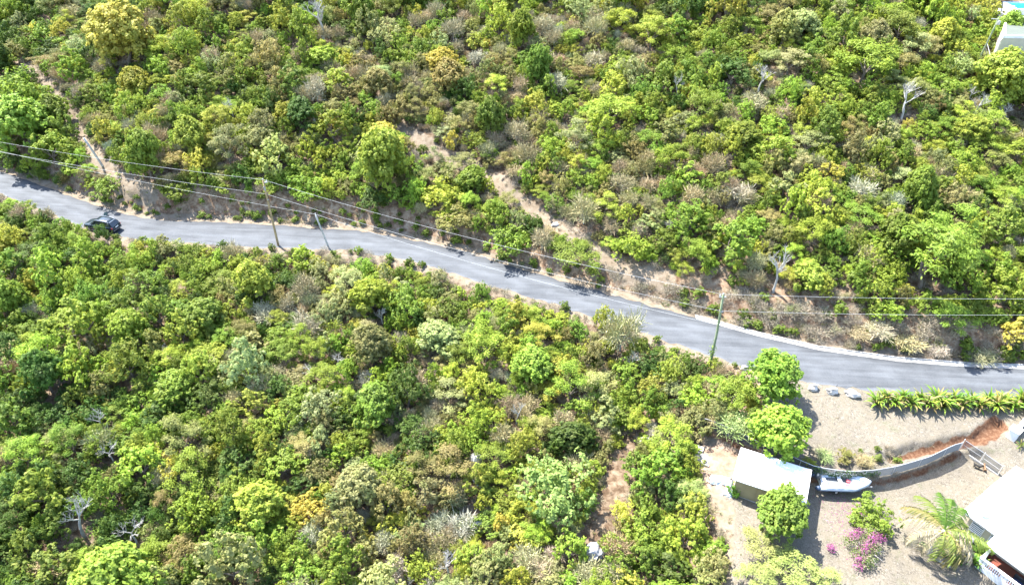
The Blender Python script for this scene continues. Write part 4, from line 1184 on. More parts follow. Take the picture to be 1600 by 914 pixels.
for i in range(nsh):
    x0 = L * i / nsh; mb = MB(); N = 8; sec = []
    for k in range(N * 2 + 1):
        x = x0 + (L / nsh + .04) * k / (N * 2); zc = .025 * (k % 2) + .004 * (i % 2)
        sec.append([Vector((x, 0, 2.42 + zc)), Vector((x, 0, 2.435 + zc)), Vector((x, W, 2.585 + zc)), Vector((x, W, 2.57 + zc))])
    mb.loft(sec).build('roof_sheet', rs, shed)
for (x0, x1, y0, y1) in ((.35, L - .3, .30, .38), (.35, L - .3, W - .38, W - .30), (L - .38, L - .30, .385, W - .385)):
    box('wall_panel', M_TAN, shed, x0, x1, y0, y1, -.3, 2.40)
box('wall_panel', M_TAN, shed, .35, .43, 1.1, W - .385, -.3, 2.40)
for i in range(1, 6):
    x = .35 + (L - .65) * i / 6; box('batten', M_TAN, shed, x - .03, x + .03, .275, .298, -.3, 2.40)
for x in (.02, ): box('post', M_PALEBARK, shed, x, x + .09, .1, .19, -.2, 2.41); box('post', M_PALEBARK, shed, x, x + .09, W - .25, W - .16, -.2, 2.5)
box('fascia_board', M_WWALL, shed, 0, L + .03, -.03, -.004, 2.34, 2.44); box('fascia_board', M_WWALL, shed, -.03, -.003, 0, W, 2.36, 2.52)
box('plinth', M_WHITEC, shed, .30, L - .25, .25, W - .25, -.5, .06)

# tarp heap, potted bush, slab and block by the shed
def heap(name, label, cat, px, py, sx, sy, h, m, seed, rz=0.0):
    g = at(px, py); rg = np.random.default_rng(seed); n = 16; vs = []
    for j in range(n):
        for i in range(n):
            a, b = i / (n - 1) * 2 - 1, j / (n - 1) * 2 - 1
            e = max(abs(a), abs(b)); x = a * sx * (1 + .15 * rg.normal()); y = b * sy * (1 + .15 * rg.normal())
            z = h * (1 - e ** 2) * (.6 + .6 * vnoise(a * 2.2 + seed, b * 2.2)) + (.02 if e < .99 else -.06)
            vs.append((x, y, float(z)))
    k = (np.arange(n - 1)[:, None] * n + np.arange(n - 1)).ravel()
    o = link(name, mesh_np(name, vs, np.stack([k, k + 1, k + n + 1, k + n], -1), m, None, False))
    o.location = g; o.rotation_euler = (0, 0, rz); return tag(o, label, cat)
M_TARP = mat('pale_tarp', (.58, .64, .66), .5, var=.35, scale=3)
heap('tarpaulin', 'crumpled pale blue-white tarp on the ground at the left end of the shed', 'tarp', 1126, 751, 1.0, .55, .45, M_TARP, 4, -.2)
heap('tarpaulin', 'grey plastic sheet heap below the shed corner post', 'tarp', 1139, 770, .55, .4, .3, mat('grey_sheet', (.45, .5, .53), .5, var=.4, scale=4), 6, .8)
def small_bush(name, label, cat, px, py, Rr, hf, me, tint, group=None):
    g = at(px, py); r = thing(name, label, cat, g, random.uniform(0, 6), group); r.scale = (Rr, Rr, Rr * hf)
    c = link('crown', me, r); c['tint'] = tint; link('trunk', TRUNKS[0], r); return r
small_bush('green_bush', 'small bright green bush at the front left corner of the shed', 'bush', 1145, 771, .75, 1.3, PROTO['leafy'][3], (.14, .30, .03))
g = at(1096, 716)
slab = thing('concrete_slab', 'grey concrete slab with pale edging left of the sandy forecourt', 'slab', g, R(-28))
box('slab', mat('grey_concrete', (.22, .21, .20), .9, var=.3, scale=3), slab, -.75, .75, -.6, .6, -.2, .14, bevel=.02)
box('edging', M_WHITEC, slab, -.95, .95, -.82, -.62, -.2, .20, bevel=.02)
box('step', M_WHITEC, slab, -.9, -.1, .65, 1.3, -.2, .3, bevel=.02)

# ------------------------------------------------------------------ rocks
def rock(name, label, px, py, sx, sy, sz, m, seed, rz=0, group=None, hole=False):
    bm = bmesh.new(); bmesh.ops.create_icosphere(bm, subdivisions=3, radius=1)
    for vv in bm.verts:
        n_ = float(fbm(np.array([vv.co.x * 1.3 + seed]), np.array([vv.co.y * 1.3 + vv.co.z * 1.7]), seed)[0]) - .5
        n2 = float(vnoise(np.array([vv.co.x * 3 + vv.co.z * 2]), np.array([vv.co.y * 3 - seed]), seed + 3)[0]) - .5
        vv.co *= 1 + n_ * .8 + n2 * .22
        vv.co.x *= sx; vv.co.y *= sy; vv.co.z = max(-.2, vv.co.z * sz)
    me = bpy.data.meshes.new(name); bm.to_mesh(me); bm.free(); me.materials.append(m)
    o = link(name, me); o.location = at(px, py) + Vector((0, 0, sz * .35)); o.rotation_euler = (0, 0, rz)
    return tag(o, label, 'rock', group)
M_ROCKW = mat('whitewashed_stone', (.5, .48, .45), .85, col2=(.28, .26, .24), scale=1.6, bump=.5)
M_ROCKG = mat('grey_limestone', (.44, .44, .46), .9, col2=(.20, .20, .21), scale=2.5, bump=.6)
G = 'whitewashed boulders at the roadside'
rock('boulder', 'blocky whitewashed boulder beside the round tree, leftmost of three', 1270, 607, .55, .42, .5, M_ROCKW, 3, .2, G)
ro = rock('boulder', 'whitewashed boulder with a thin stick behind it, middle of three', 1299, 613, .62, .42, .48, M_ROCKW, 8, 0, G)
rock('boulder', 'longest whitewashed boulder, the one nearest the broad-leaved hedge', 1331, 617, .82, .45, .48, M_ROCKW, 12, -.45, G)
rock('boulder', 'small whitewashed boulder at the left flank of the large round tree', 1162, 577, .42, .35, .35, M_ROCKW, 15, .3, G)
sp = at(1304, 611); tag(MB().tube([sp + Vector((0, 0, -.1)), sp + Vector((.05, 0, .95))], .025, 6).build('marker_stick', M_DARK), 'thin dark stick standing behind the middle whitewashed boulder', 'stick')
rock('boulder', 'bright white boulder showing between green trees right of picture centre', 742, 728, .8, .8, 1.25, M_ROCKW, 21, .4)
rock('boulder', 'pale grey boulder at the foot of the brown clearing', 930, 866, 1.0, .8, 1.0, M_ROCKG, 25, .6)
rock('boulder', 'pale stone at the top of the brown clearing', 1008, 694, .8, .6, .8, M_ROCKW, 29, .1)
rock('boulder', 'half hidden grey boulder right of the white dead branches', 748, 828, .8, .5, .9, M_ROCKG, 33, .1)
rock('boulder', 'pinkish stone lying on the dirt track bend', 868, 352, .5, .35, .3, M_ROCKW, 37, .1)
# dark tapered tube laid along the soil, then two bleached logs
lg = [at(px_, py_) + Vector((0, 0, .07)) for px_, py_ in ((1112, 584), (1122, 585.5), (1133, 586), (1145, 588), (1157, 591), (1172, 594))]
tag(MB().tube(lg, [.05, .08, .085, .08, .075, .05], 8).build('dark_ground_tube', mat('dark_brown_tube', (.09, .06, .045), .9, var=.3), sm=True), 'long dark tube on red soil at the foot of the green-stained pole', 'branch')
lg = [at(px_, py_) + Vector((0, 0, .25)) for px_, py_ in ((1072, 618), (1085, 609), (1100, 603), (1112, 599))]
tag(MB().tube(lg, [.06, .1, .1, .05], 7).build('fallen_log', M_PALEBARK, sm=True), 'bleached fallen trunk left of the small round bush', 'branch')
lg = [at(px_, py_) + Vector((0, 0, 1.2)) for px_, py_ in ((738, 760), (744, 767), (752, 774))]
tag(MB().tube(lg, [.05, .13, .11], 7).build('fallen_log', M_PALEBARK, sm=True), 'short bleached log below the bright white boulder', 'branch')

# ------------------------------------------------------------------ chain-link fence and gate
def lattice_panel(parent, base_pts, h, sp=.07, r=.011, name='mesh_panel'):
    """woven wires following a base line"""
    P = [Vector(p) for p in base_pts]; acc = [0]
    for a, b in zip(P[:-1], P[1:]): acc.append(acc[-1] + (b - a).length)
    Lt = acc[-1]
    def pt(s, z):
        s = min(max(s, 0), Lt)
        for i in range(len(P) - 1):
            if s <= acc[i + 1] + 1e-6:
                f = (s - acc[i]) / max(acc[i + 1] - acc[i], 1e-6); q = P[i].lerp(P[i + 1], f); return Vector((q.x, q.y, q.z + z))
    mb = MB(); s = -h
    while s < Lt:
        for dr in (1, -1):
            s0, s1 = (s, s + h) if dr == 1 else (s + h, s)
            za, zb = 0, h
            pts = []
            for f in (0, .5, 1):
                ss = s0 + (s1 - s0) * f
                pts.append((ss, h * f))
            # clip to the bay
            def clip(p, q):
                (a0, z0), (a1, z1) = p, q
                if max(a0, a1) <= 0 or min(a0, a1) >= Lt: return None
                def cut(a, z, lim): f = (lim - a0) / (a1 - a0); return (lim, z0 + (z1 - z0) * f)
                if a0 < 0: p = cut(*p, 0)
                if a0 > Lt: p = cut(*p, Lt)
                if a1 < 0: q = cut(*q, 0)
                if a1 > Lt: q = cut(*q, Lt)
                return p, q
            c = clip(pts[0], pts[2])
            if c:
                (a0, z0), (a1, z1) = c
                mb.tube([pt(a0, z0), pt((a0 + a1) / 2, (z0 + z1) / 2), pt(a1, z1)], r, 3, cap=False)
        s += sp
    return mb.build(name, M_MESHW, parent)
fl = [(x, float(yfence(x))) for x in np.arange(fence_w[0, 0], fence_w[-1, 0], 1.0)] + [tuple(fence_w[-1])]
f0 = Vector((fl[0][0], fl[0][1], h1(fl[0][0], fl[0][1])))
fence = thing('chain_link_fence', 'curved grey chain-link fence along the red eroded bank behind the boat', 'fence', f0)
HF = 1.12
bays = [fl[i:i + 4] for i in range(0, len(fl) - 1, 3)]
for bay in bays:
    pts = [Vector((x, y, h1(x, y + .0) + .03)) - f0 for x, y in bay]
    lattice_panel(fence, pts, HF)
    MB().tube([p + Vector((0, 0, HF + .01)) for p in pts], .03, 6).build('top_rail', M_WIRE, fence)
    p = pts[0]; MB().tube([p + Vector((0, .0, -.3)), p + Vector((0, 0, HF + .06))], .035, 6).build('post', M_WIRE, fence)
p = pts[-1]; MB().tube([p + Vector((0, 0, -.3)), p + Vector((0, 0, HF + .1))], .05, 8).build('post', M_WIRE, fence)
# dense creeper and stain on the left part of the fence
rngv = np.random.default_rng(8); nv = 900
sx = rngv.uniform(at(1268, 745).x, at(1372, 746).x, nv)
zz_ = rngv.uniform(0, 1.15, nv) * (.35 + .9 * fbm(sx * 1.3, sx * 0, 61))
cc = np.stack([sx, yfence(sx) + rngv.normal(size=nv) * .06, H(sx, yfence(sx)) + zz_], -1) - np.array(f0)
Vv, Fv = quads(cc, unit(rngv.normal(size=(nv, 3))), .09, .6, rngv)
link('creeper', mesh_np('creeper', Vv, Fv, leaf_mat('creeper_leaf', fixed=(.09, .15, .05), trans=.25), rngv.uniform(0, 1, nv)), fence)

ga, gm, gb = (at(1500, 701), at(1531, 722), at(1559, 742))
gate = thing('gate', 'pale double-leaf metal gate between the fence corner and the house', 'gate', ga)
for a, b in ((ga, gm), (gm, gb)):
    lf = MB(); A_ = a - ga; B_ = b - ga; d_ = (B_ - A_).normalized(); A_ = A_ + d_ * .12; B_ = B_ - d_ * .12
    fr = link('gate_leaf', MB().tube([A_ + Vector((0, 0, .08)), A_ + Vector((0, 0, 1.3)), B_ + Vector((0, 0, 1.3)), B_ + Vector((0, 0, .08)), A_ + Vector((0, 0, .08))], .024, 6).mesh('gate_leaf', M_GALV), gate)
    MB().tube([A_ + Vector((0, 0, .7)), B_ + Vector((0, 0, .7))], .022, 6).build('rail', M_WIRE, fr)
    lattice_panel(fr, [A_ + Vector((0, 0, .1)), B_ + Vector((0, 0, .1))], 1.18, .075, .010)
for p in (ga, gm, gb):
    MB().tube([p - ga + Vector((0, 0, -.3)), p - ga + Vector((0, 0, 1.42))], .05, 8).build('post', M_WIRE, gate)
MB().loft([[ga - ga + Vector((0, -.09, -.2)), Vector((0, -.09, .06)), Vector((0, .09, .06)), Vector((0, .09, -.2))],
           [gb - ga + Vector((0, -.09, -.2)), gb - ga + Vector((0, -.09, .06)), gb - ga + Vector((0, .09, .06)), gb - ga + Vector((0, .09, -.2))]]).build('sill_beam', M_WHITEC, gate)

# white end wall by the hedge
wa, wb = at(1580, 684), at(1612, 648)
dw = (wb - wa); dw.z = 0
lw = thing('masonry_wall', 'short white masonry wall with a thick end pillar below the hedge at right', 'wall', wa, math.atan2(dw.y, dw.x))
box('wall_body', M_WWALL, lw, .52, dw.length + 3, -.14, .14, -.4, .85, bevel=.02)
box('coping', M_WHITE, lw, .52, dw.length + 3, -.2, .2, .852, .93, bevel=.015)
box('pillar', M_WWALL, lw, -.35, .515, -.42, .42, -.4, 1.15, bevel=.02)
box('pillar_cap', M_WHITE, lw, -.45, .62, -.52, .52, 1.152, 1.26, bevel=.02)

# ------------------------------------------------------------------ inflatable boat on trailer
def make_boat():
    g = at(1310, 762, 0.0)
    r = thing('inflatable_boat', 'pale grey inflatable boat with black outboard, parked right of the shed', 'boat', (g.x, g.y, g.z + .42), R(-2)); r.scale = (1.1, 1.1, 1.1)
    mt = mat('pale_hypalon', (.36, .41, .46), .5, var=.12, scale=1.2); md = mat('navy_rubber', (.03, .05, .09), .5)
    path = []
    for x in np.linspace(-2.0, .8, 6): path.append((x, .72, .36))
    for a in np.linspace(0, math.pi, 13)[1:-1]:
        path.append((.8 + 1.55 * (1 - abs(math.cos(a)) ** 1.35), .74 * abs(math.cos(a)) ** .95 * (1 if math.cos(a) > 0 else -1), .36 + .18 * math.sin(a) ** 2))
    for x in np.linspace(.8, -2.0, 6): path.append((x, -.72, .36))
    MB().tube(path, [.23] * len(path), 12).build('tube', mt, r, sm=True)
    for s_ in (-1, 1):
        MB().tube([(-2.0, s_ * .72, .36), (-2.2, s_ * .72, .37), (-2.4, s_ * .72, .40)], [.232, .20, .07], 12).build('tube_cone', md, r, sm=True)
        MB().tube([(x, s_ * (.72 + .215), .30) for x in np.linspace(-1.95, .8, 4)] + [(1.45, s_ * .82, .36)], .035, 6).build('rubbing_strake', md, r)
        MB().tube([(x, s_ * .86, .58 if i % 2 else .53) for i, x in enumerate(np.linspace(-1.5, .9, 7))], .015, 5).build('grab_rope', md, r)
    sec = []
    for x, w, zk, zd in ((-1.75, .58, .02, .30), (-.6, .60, -.04, .28), (.6, .58, -.02, .30), (1.4, .36, .12, .38), (1.9, .05, .36, .44)):
        sec.append([Vector((x, -w, zd)), Vector((x, -w * .8, (zk + zd) / 2)), Vector((x, 0, zk - .05)), Vector((x, w * .8, (zk + zd) / 2)), Vector((x, w, zd))])
    MB().loft(sec).build('hull', M_WWALL, r, sm=False)
    for i in range(5):
        x = -1.35 + i * .42; box('floor_board', mat('grey_deck', (.14, .15, .16), .6, var=.2), r, x, x + .40, -.50, .50, .302, .325)
    box('thwart', M_WWALL, r, -.25, .05, -.56, .56, .50, .56, bevel=.015)
    box('transom', M_WWALL, r, -1.80, -1.70, -.52, .52, .05, .62, bevel=.015)
    box('stern_seat', M_WWALL, r, -1.62, -1.30, -.54, .54, .36, .54, bevel=.02)
    box('bow_locker', M_WWALL, r, .95, 1.55, -.34, .34, .33, .54, bevel=.04)
    box('fuel_tank', mat('faded_red_plastic', (.45, .12, .13), .4), r, .48, .82, -.05, .28, .33, .53, bevel=.04)
    box('rope_pile', mat('pink_cloth', (.55, .25, .30), .8, var=.4, scale=9), r, .30, .72, -.34, -.10, .33, .42, bevel=.04)
    # outboard, tilted up
    M = Matrix.Translation((-1.92, .12, .72)) @ Matrix.Rotation(R(-38), 4, 'Y')
    ob = MB()
    ob.loft([[M @ Vector((x * sx_, y * sy_, z)) for x, y in ((-.5, -.3), (-.5, .3), (-.2, .5), (.3, .5), (.5, .25), (.5, -.25), (.3, -.5), (-.2, -.5))]
             for z, sx_, sy_ in ((-.02, .38, .30), (.06, .50, .36), (.28, .52, .36), (.40, .44, .30), (.45, .22, .16))])
    eng = ob.build('outboard_motor', mat('outboard_black', (.03, .04, .05), .3), r, sm=False)
    sh = MB(); sh.loft([[M @ Vector((x, y, z)) for x, y in ((-.09, -.05), (-.09, .05), (.07, .05), (.07, -.05))] for z in (-.75, -.02)])
    sh.build('shaft', M_DARK, eng)
    pr = MB().tube([M @ Vector((-.22, 0, -.7)), M @ Vector((.12, 0, -.7))], [.03, .07], 8)
    for a in (0, 2.09, 4.19):
        c, s_ = math.cos(a), math.sin(a)
        pr.loft([[M @ Vector((-.2 + o_, c * .03 - s_ * .02, -.7 + s_ * .03)), M @ Vector((-.16 + o_, c * .13 - s_ * .07, -.7 + s_ * .13)), M @ Vector((-.19 + o_, c * .14 + s_ * .05, -.7 + s_ * .14))] for o_ in (0, .012)])
    pr.build('propeller', M_DARK, eng)
    MB().tube([M @ Vector((.1, 0, .1)), M @ Vector((.6, .05, .12))], .025, 6).build('tiller', M_DARK, eng)
    # trailer beneath
    t = thing('boat_trailer', 'galvanised trailer under the inflatable boat, drawbar pointing right', 'trailer', (g.x, g.y, g.z), R(-2))
    for s_ in (-1, 1):
        MB().tube([(-1.7, s_ * .45, .40), (.9, s_ * .45, .40), (1.9, 0, .36)], .035, 6).build('chassis_rail', M_GALV, t)
        w = MB().tube([(-.5, s_ * .62, .26), (-.5, s_ * .78, .26)], .26, 16).build('wheel', M_RUBBER, t)
        MB().tube([(-.5, s_ * .775, .26), (-.5, s_ * .79, .26)], .13, 10).build('rim', M_WIRE, w)
    MB().tube([(1.8, 0, .36), (2.95, 0, .34)], .04, 6).build('drawbar', M_GALV, t)
    MB().tube([(2.95, 0, .34), (3.1, 0, .36)], [.06, .05], 8).build('coupling', M_GALV, t)
    MB().tube([(2.55, .12, -.05), (2.55, .12, .55)], .03, 6).build('jockey_post', M_GALV, t)
    MB().tube([(2.2, 0, .36), (2.15, 0, .85)], .035, 6).build('winch_post', M_GALV, t)
make_boat()

# ------------------------------------------------------------------ house at lower right
gh = h1(*at(1550, 850)[:2]); zh = gh + 3.1
A, u, v, L, W = frame_from((1505, 798), (1560, 843), (1578, 721), zh)
print('HOUSE', L, W, u, gh)
HL = 20.0
house = thing('house', 'white-roofed bungalow with a veranda at the bottom right corner', 'house', (A.x, A.y, gh), math.atan2(u.y, u.x))
wf = -1 if W < 0 else 1
def Y_(a, b): return (min(a * wf, b * wf), max(a * wf, b * wf))
Wd = abs(W)
# roof: two low slopes made of long sheets
ns = 14
for i in range(ns):
    x0, x1 = HL * i / ns, HL * (i + 1) / ns + .03
    for half in (0, 1):
        ya, yb = (0, Wd / 2) if half == 0 else (Wd / 2, Wd)
        za, zb = (3.1, 3.55) if half == 0 else (3.55, 3.1)
        o = .004 * (i % 2)
        mb = MB(); mb.loft([[Vector((x, ya * wf, za + o - .04)), Vector((x, ya * wf, za + o)), Vector((x, yb * wf, zb + o)), Vector((x, yb * wf, zb + o - .04))] for x in (x0, x1)])
        mb.tube([(x0 + .03, ya * wf, za + .02), (x0 + .03, yb * wf, zb + .02)], .022, 5)
        mb.build('roof_sheet', M_WHITE, house)
def hb(name, m, x0, x1, a, b, z0, z1, bev=0, parent=None):
    y0, y1 = Y_(a, b); return box(name, m, parent or house, x0, x1, y0, y1, z0, z1, bevel=bev)
hb('wall', M_CREAM, .6, HL - .4, .60, .80, -.6, 3.05)
hb('wall', M_CREAM, .6, .80, .803, Wd - .6, -.6, 3.05)
hb('wall', M_CREAM, .6, HL - .4, Wd - .597, Wd - .4, -.6, 3.05)
hb('wall', M_CREAM, HL - .6, HL - .4, .803, Wd - .6, -.6, 3.05)
hb('fascia', M_WWALL, -.04, HL, -.04, -.005, 2.92, 3.12); hb('fascia', M_WWALL, -.04, -.005, 0, Wd / 2, 2.92, 3.1)
hb('gutter', M_GALV, -.04, 2.9, -.16, -.045, 3.0, 3.09)
M_WINB = mat('blue_grey_glass', (.10, .16, .22), .12, spec=.8)
for x0, wd in ((.9, 1.1), (2.55, .95)):
    w = hb('window', M_WWALL, x0, x0 + wd, .54, .598, 1.1, 2.3, .01)
    hb('pane', M_WINB, x0 + .07, x0 + wd - .07, .525, .538, 1.17, 2.23, 0, w)
    for k_ in range(5): hb('louvre', M_WHITE, x0 + .06, x0 + wd - .06, .49, .522, 1.22 + k_ * .2, 1.30 + k_ * .2, 0, w)
ac = hb('air_conditioner', M_WWALL, 1.05, 1.85, .1, .48, .3, .95, .03)
# vent pipe and dish on the roof near the palm
MB().tube([(1.0, .7 * wf, 3.1), (1.0, .7 * wf, 3.55)], .05, 8).build('vent_pipe', mat('blue_grey_metal', (.3, .36, .4), .4), house)
MB().loft([[Vector((1.25 + c * .02, .9 * wf, 3.3)) + Vector((math.cos(a) * r_, math.sin(a) * r_, -.2 * (1 - r_ * 2) + .25)) for a in np.linspace(0, 6.283, 14)[:-1]] for c, r_ in ((0, .05), (0, .25), (0, .38))], caps=True).build('satellite_dish', mat('dish_grey', (.35, .38, .40), .5), house)
# veranda
VX0, VD = 3.25, 2.1
ver = hb('veranda_floor', mat('red_brown_tiles', (.15, .045, .03), .5, var=.3, scale=2), VX0, HL - 1, -VD + .7, .597, -.5, .45)
hb('parapet', M_WWALL, VX0 - .12, VX0 + .03 - .035, -VD + .7, .59, -.5, 1.35, .0)
ins = -VD + .7
hb('parapet', M_WWALL, VX0 - .12, HL - 1, ins - .18, ins - .003, -.6, .62)
hb('handrail', M_WHITE, VX0 - .15, HL - 1, ins - .22, ins + .03, 1.22, 1.36, .015)
x = VX0 - .1; kk = 0
while x < HL - 1:
    if kk % 9 in (0, 1): hb('pier', M_WWALL, x, x + .28, ins - .17, ins - .01, .622, 1.218); x += .31
    else:
        y0 = (ins - .09) * wf
        MB().tube([(x + .05, y0, .62), (x + .05, y0, .74), (x + .05, y0, .9), (x + .05, y0, 1.1), (x + .05, y0, 1.22)], [.05, .035, .062, .035, .05], 6).build('baluster', M_WHITE, house); x += .17
    kk += 1
for x in (VX0 + .02, VX0 + 4.2, VX0 + 8.4): hb('column', M_WHITE, x, x + .2, ins - .15, ins + .02, 1.36, 2.68, .01)
for i in range(11):
    x0 = VX0 - .35 + i * 1.35
    MB().loft([[Vector((x, (ins + .12) * wf, 2.70 + .004 * (i % 2))), Vector((x, (ins + .12) * wf, 2.74 + .004 * (i % 2))), Vector((x, -.05 * wf, 2.97 + .004 * (i % 2))), Vector((x, -.05 * wf, 2.92))] for x in (x0, x0 + 1.37)]).build('veranda_roof_sheet', M_WHITE, house)
hb('veranda_fascia', M_WWALL, VX0 - .38, HL - 1.5, ins + .075, ins + .115, 2.6, 2.75)
# chair with dark blue cushion on the veranda
cq = Matrix.Translation((A.x, A.y, gh)) @ Matrix.Rotation(math.atan2(u.y, u.x), 4, 'Z') @ Vector((VX0 + 3.0, (ins + .5) * wf, .452))
ch = thing('veranda_chair', 'dark chair with blue cushion on the red-brown veranda', 'chair', cq, math.atan2(u.y, u.x))
box('seat', mat('navy_cushion', (.02, .035, .09), .8), ch, -.6, .6, -.28, .28, .36, .48, bevel=.03)
box('backrest', M_DARK, ch, -.6, .6, .22, .32, .482, .95, bevel=.02)
for sx_ in (-.55, .5):
    for sy_ in (-.25, .2): box('leg', M_DARK, ch, sx_, sx_ + .05, sy_, sy_ + .05, 0, .358)
    box('armrest', M_DARK, ch, sx_ - .02, sx_ + .07, -.28, .21, .6, .65)

# ------------------------------------------------------------------ upper house, ramp, pool (top right corner)
g2 = at(1585, 66)
z2 = g2.z + 3.4
A2, u2, v2, L2, W2 = frame_from((1568, 56), (1600, 57), (1577, 33), z2)
W2 = abs(W2)
h2_ = thing('house', 'upper house with flat grey-green roof and cream parapet in top right corner', 'house', (A2.x, A2.y, g2.z), 0)
shx = (Vector(on_plane(1577, 33, z2)) - A2).x
sh = shx / W2
def slant(name, m, x0, x1, y0, y1, z0_, z1_):
    return MB().loft([[Vector((x0 + y * sh, y, z0_)), Vector((x0 + y * sh, y, z1_)), Vector((x1 + y * sh, y, z1_)), Vector((x1 + y * sh, y, z0_))] for y in (y0, y1)]).build(name, m, h2_)
zr2 = 3.4
slant('wall', M_CREAM, 0, 14, 0, W2, -4, zr2 - .35)
slant('flat_roof', mat('grey_green_membrane', (.085, .10, .08), .8, var=.1, scale=.6), .33, 13.6, .33, W2 - .33, zr2 - .35, zr2 - .16)
for (x0, x1, y0, y1) in ((0, .32, .0, W2), (.323, 14, 0, .32), (.323, 14, W2 - .32, W2)):
    slant('parapet', M_WWALL, x0, x1, y0, y1, zr2 - .348, zr2)
slant('downpipe', M_WWALL, -.14, -.02, .2, .34, -3, zr2 - .5)
# ramp
ra, rb = at(1562, 53), at(1570, 19)
dr = rb - ra; ang = math.atan2(dr.y, dr.x)
ramp = thing('concrete_ramp', 'pale concrete ramp with low white side walls beside the upper house', 'ramp', ra, ang)
lenr = math.hypot(dr.x, dr.y)
def sl(name, m, y0, y1, h0, parent=ramp):
    return MB().loft([[Vector((x, y0, z - 2)), Vector((x, y0, z + h0)), Vector((x, y1, z + h0)), Vector((x, y1, z - 2))] for x, z in ((0, .35), (lenr, dr.z + .35))]).build(name, m, parent)
sl('ramp_slab', M_WHITEC, -.75, .75, .1); sl('side_wall', M_WWALL, .753, 1.0, .65); sl('side_wall', M_WWALL, -1.0, -.753, .65)
for i in range(6):
    x = lenr * (.1 + i * .15); z = dr.z * x / lenr + .452
    MB().box(x, x + .18, -.7, .7, z, z + .03).build('tread', mat('grey_concrete', (.22, .21, .20), .9), ramp)
# patio and pool
pa = at(1598, 26, .9)
patio = thing('patio', 'white paved patio behind the flat-roofed upper house', 'patio', pa)
MB().box(-4.0, 12, -1.3, 1.2, -3, .25).build('paving', M_WHITEC, patio, bevel=.03)
pp = at(1589, 15, 1.9)
pool = thing('swimming_pool', 'turquoise swimming pool at the extreme top right corner', 'pool', (pp.x, pp.y, pp.z))
for (x0, x1, y0, y1) in ((-.3, 12, -.3, 0), (-.3, 12, 3.4, 3.7), (-.3, 0, .003, 3.397), (11.7, 12, .003, 3.397)):
    MB().box(x0, x1, y0, y1, -4, .12).build('rim', M_WWALL, pool)
MB().box(.003, 11.697, .003, 3.397, -4, -.02).build('water', mat('pool_water', (.02, .36, .50), .08, spec=.6), pool)
wp = at(1556, 10)
car2 = thing('white_canopy', 'white flat canopy among trees at the top edge left of the pool', 'canopy', wp)
box('canopy_top', M_WHITE, car2, -.6, 2.6, .2, 2.6, 2.1, 2.2, bevel=.02)
for x in (-.5, 2.4):
    for y in (.3, 2.4): MB().tube([(x, y, -.8), (x, y, 2.1)], .05, 6).build('leg', M_GALV, car2)

# ------------------------------------------------------------------ strap-leaved plants
def strap(ln, w, arch, seg=5, droop=1.0, name='leaf'):
    vs = []; x = z = 0; ang = arch
    for i in range(seg + 1):
        f = i / seg
        ww = w * math.sin(math.pi * (.12 + .88 * f) ** .8) if i < seg else 0.004
        vs += [(x, -ww, z + ww * .35), (x, 0, z), (x, ww, z + ww * .35)]
        x += math.cos(ang) * ln / seg; z += math.sin(ang) * ln / seg; ang -= droop * 1.9 / seg
    fs = []
    for i in range(seg):
        for k_ in range(2): fs.append((i * 3 + k_, i * 3 + k_ + 1, i * 3 + k_ + 4, i * 3 + k_ + 3))
    rg = np.random.default_rng(int(ln * 100)); return mesh_np(name, vs, fs, M_STRAP, rg.uniform(.2, .8, len(fs)), True)
STRAPS = [strap(1.25, .10, 1.25), strap(1.05, .085, 1.0), strap(1.35, .09, 1.4, droop=.8), strap(.9, .08, .75, droop=.7)]
def strap_plant(name, label, cat, p, n, sc, tints, group, seed):
    rg = random.Random(seed)
    r = thing(name, label, cat, p, rg.uniform(0, 6.28), group)
    for k_ in range(4):
        a = rg.uniform(0, 6.28); d = rg.uniform(0, .14)
        pass
    MB().tube([(0, 0, -.15), (.02, 0, .2), (.03, 0, .42)], [.07, .06, .04], 6).build('stem', M_BARK, r)
    for k_ in range(n):
        a = k_ * 2.399 + rg.uniform(-.3, .3); lay = k_ / n
        o = bpy.data.objects.new('leaf', STRAPS[rg.randrange(4)]); COL.objects.link(o); o.parent = r
        o.location = (math.cos(a) * .07, math.sin(a) * .07, .15 + .3 * lay)
        o.rotation_euler = (rg.uniform(-.25, .25), .35 - .85 * lay + rg.uniform(-.15, .15), a)
        s_ = sc * rg.uniform(.8, 1.15); o.scale = (s_, s_, s_); t_ = rg.choice(tints)
        o['tint'] = tuple(c * rg.uniform(.85, 1.15) for c in t_)
    return r
HT = [(.10, .20, .022), (.14, .24, .028), (.18, .25, .035), (.09, .17, .022), (.26, .26, .05), (.24, .20, .09)]
hp = []
for i in range(21):
    px_ = 1368 + i * 13.2
    hp.append((px_, np.interp(px_, [1360, 1450, 1600], [632, 635, 637]) + (-5 if i % 2 else 2)))
for i, (px_, py_) in enumerate(hp):
    word = ('leftmost' if i == 0 else ('rightmost' if i == len(hp) - 1 else ('front' if i % 2 == 0 else 'rear')))
    if i in (0, len(hp) - 1): lab = f'{word} broad-leaved plant of the arching green hedge along the road'
    else:
        ow = ['', 'second', 'third', 'fourth', 'fifth', 'sixth', 'seventh', 'eighth', 'ninth', 'tenth', 'eleventh', 'twelfth', 'thirteenth', 'fourteenth',
              'fifteenth', 'sixteenth', 'seventeenth', 'eighteenth', 'nineteenth', 'twentieth'][i]
        lab = f'{ow} arching strap-leaved hedge plant from the left, beside the road'
    strap_plant('hedge_plant', lab, 'plant', at(px_, py_), 36, random.uniform(1.15, 1.55), HT, 'strap-leaved plants forming the roadside hedge', 40 + i)
DT = [(.07, .16, .025), (.09, .2, .03), (.16, .24, .04)]
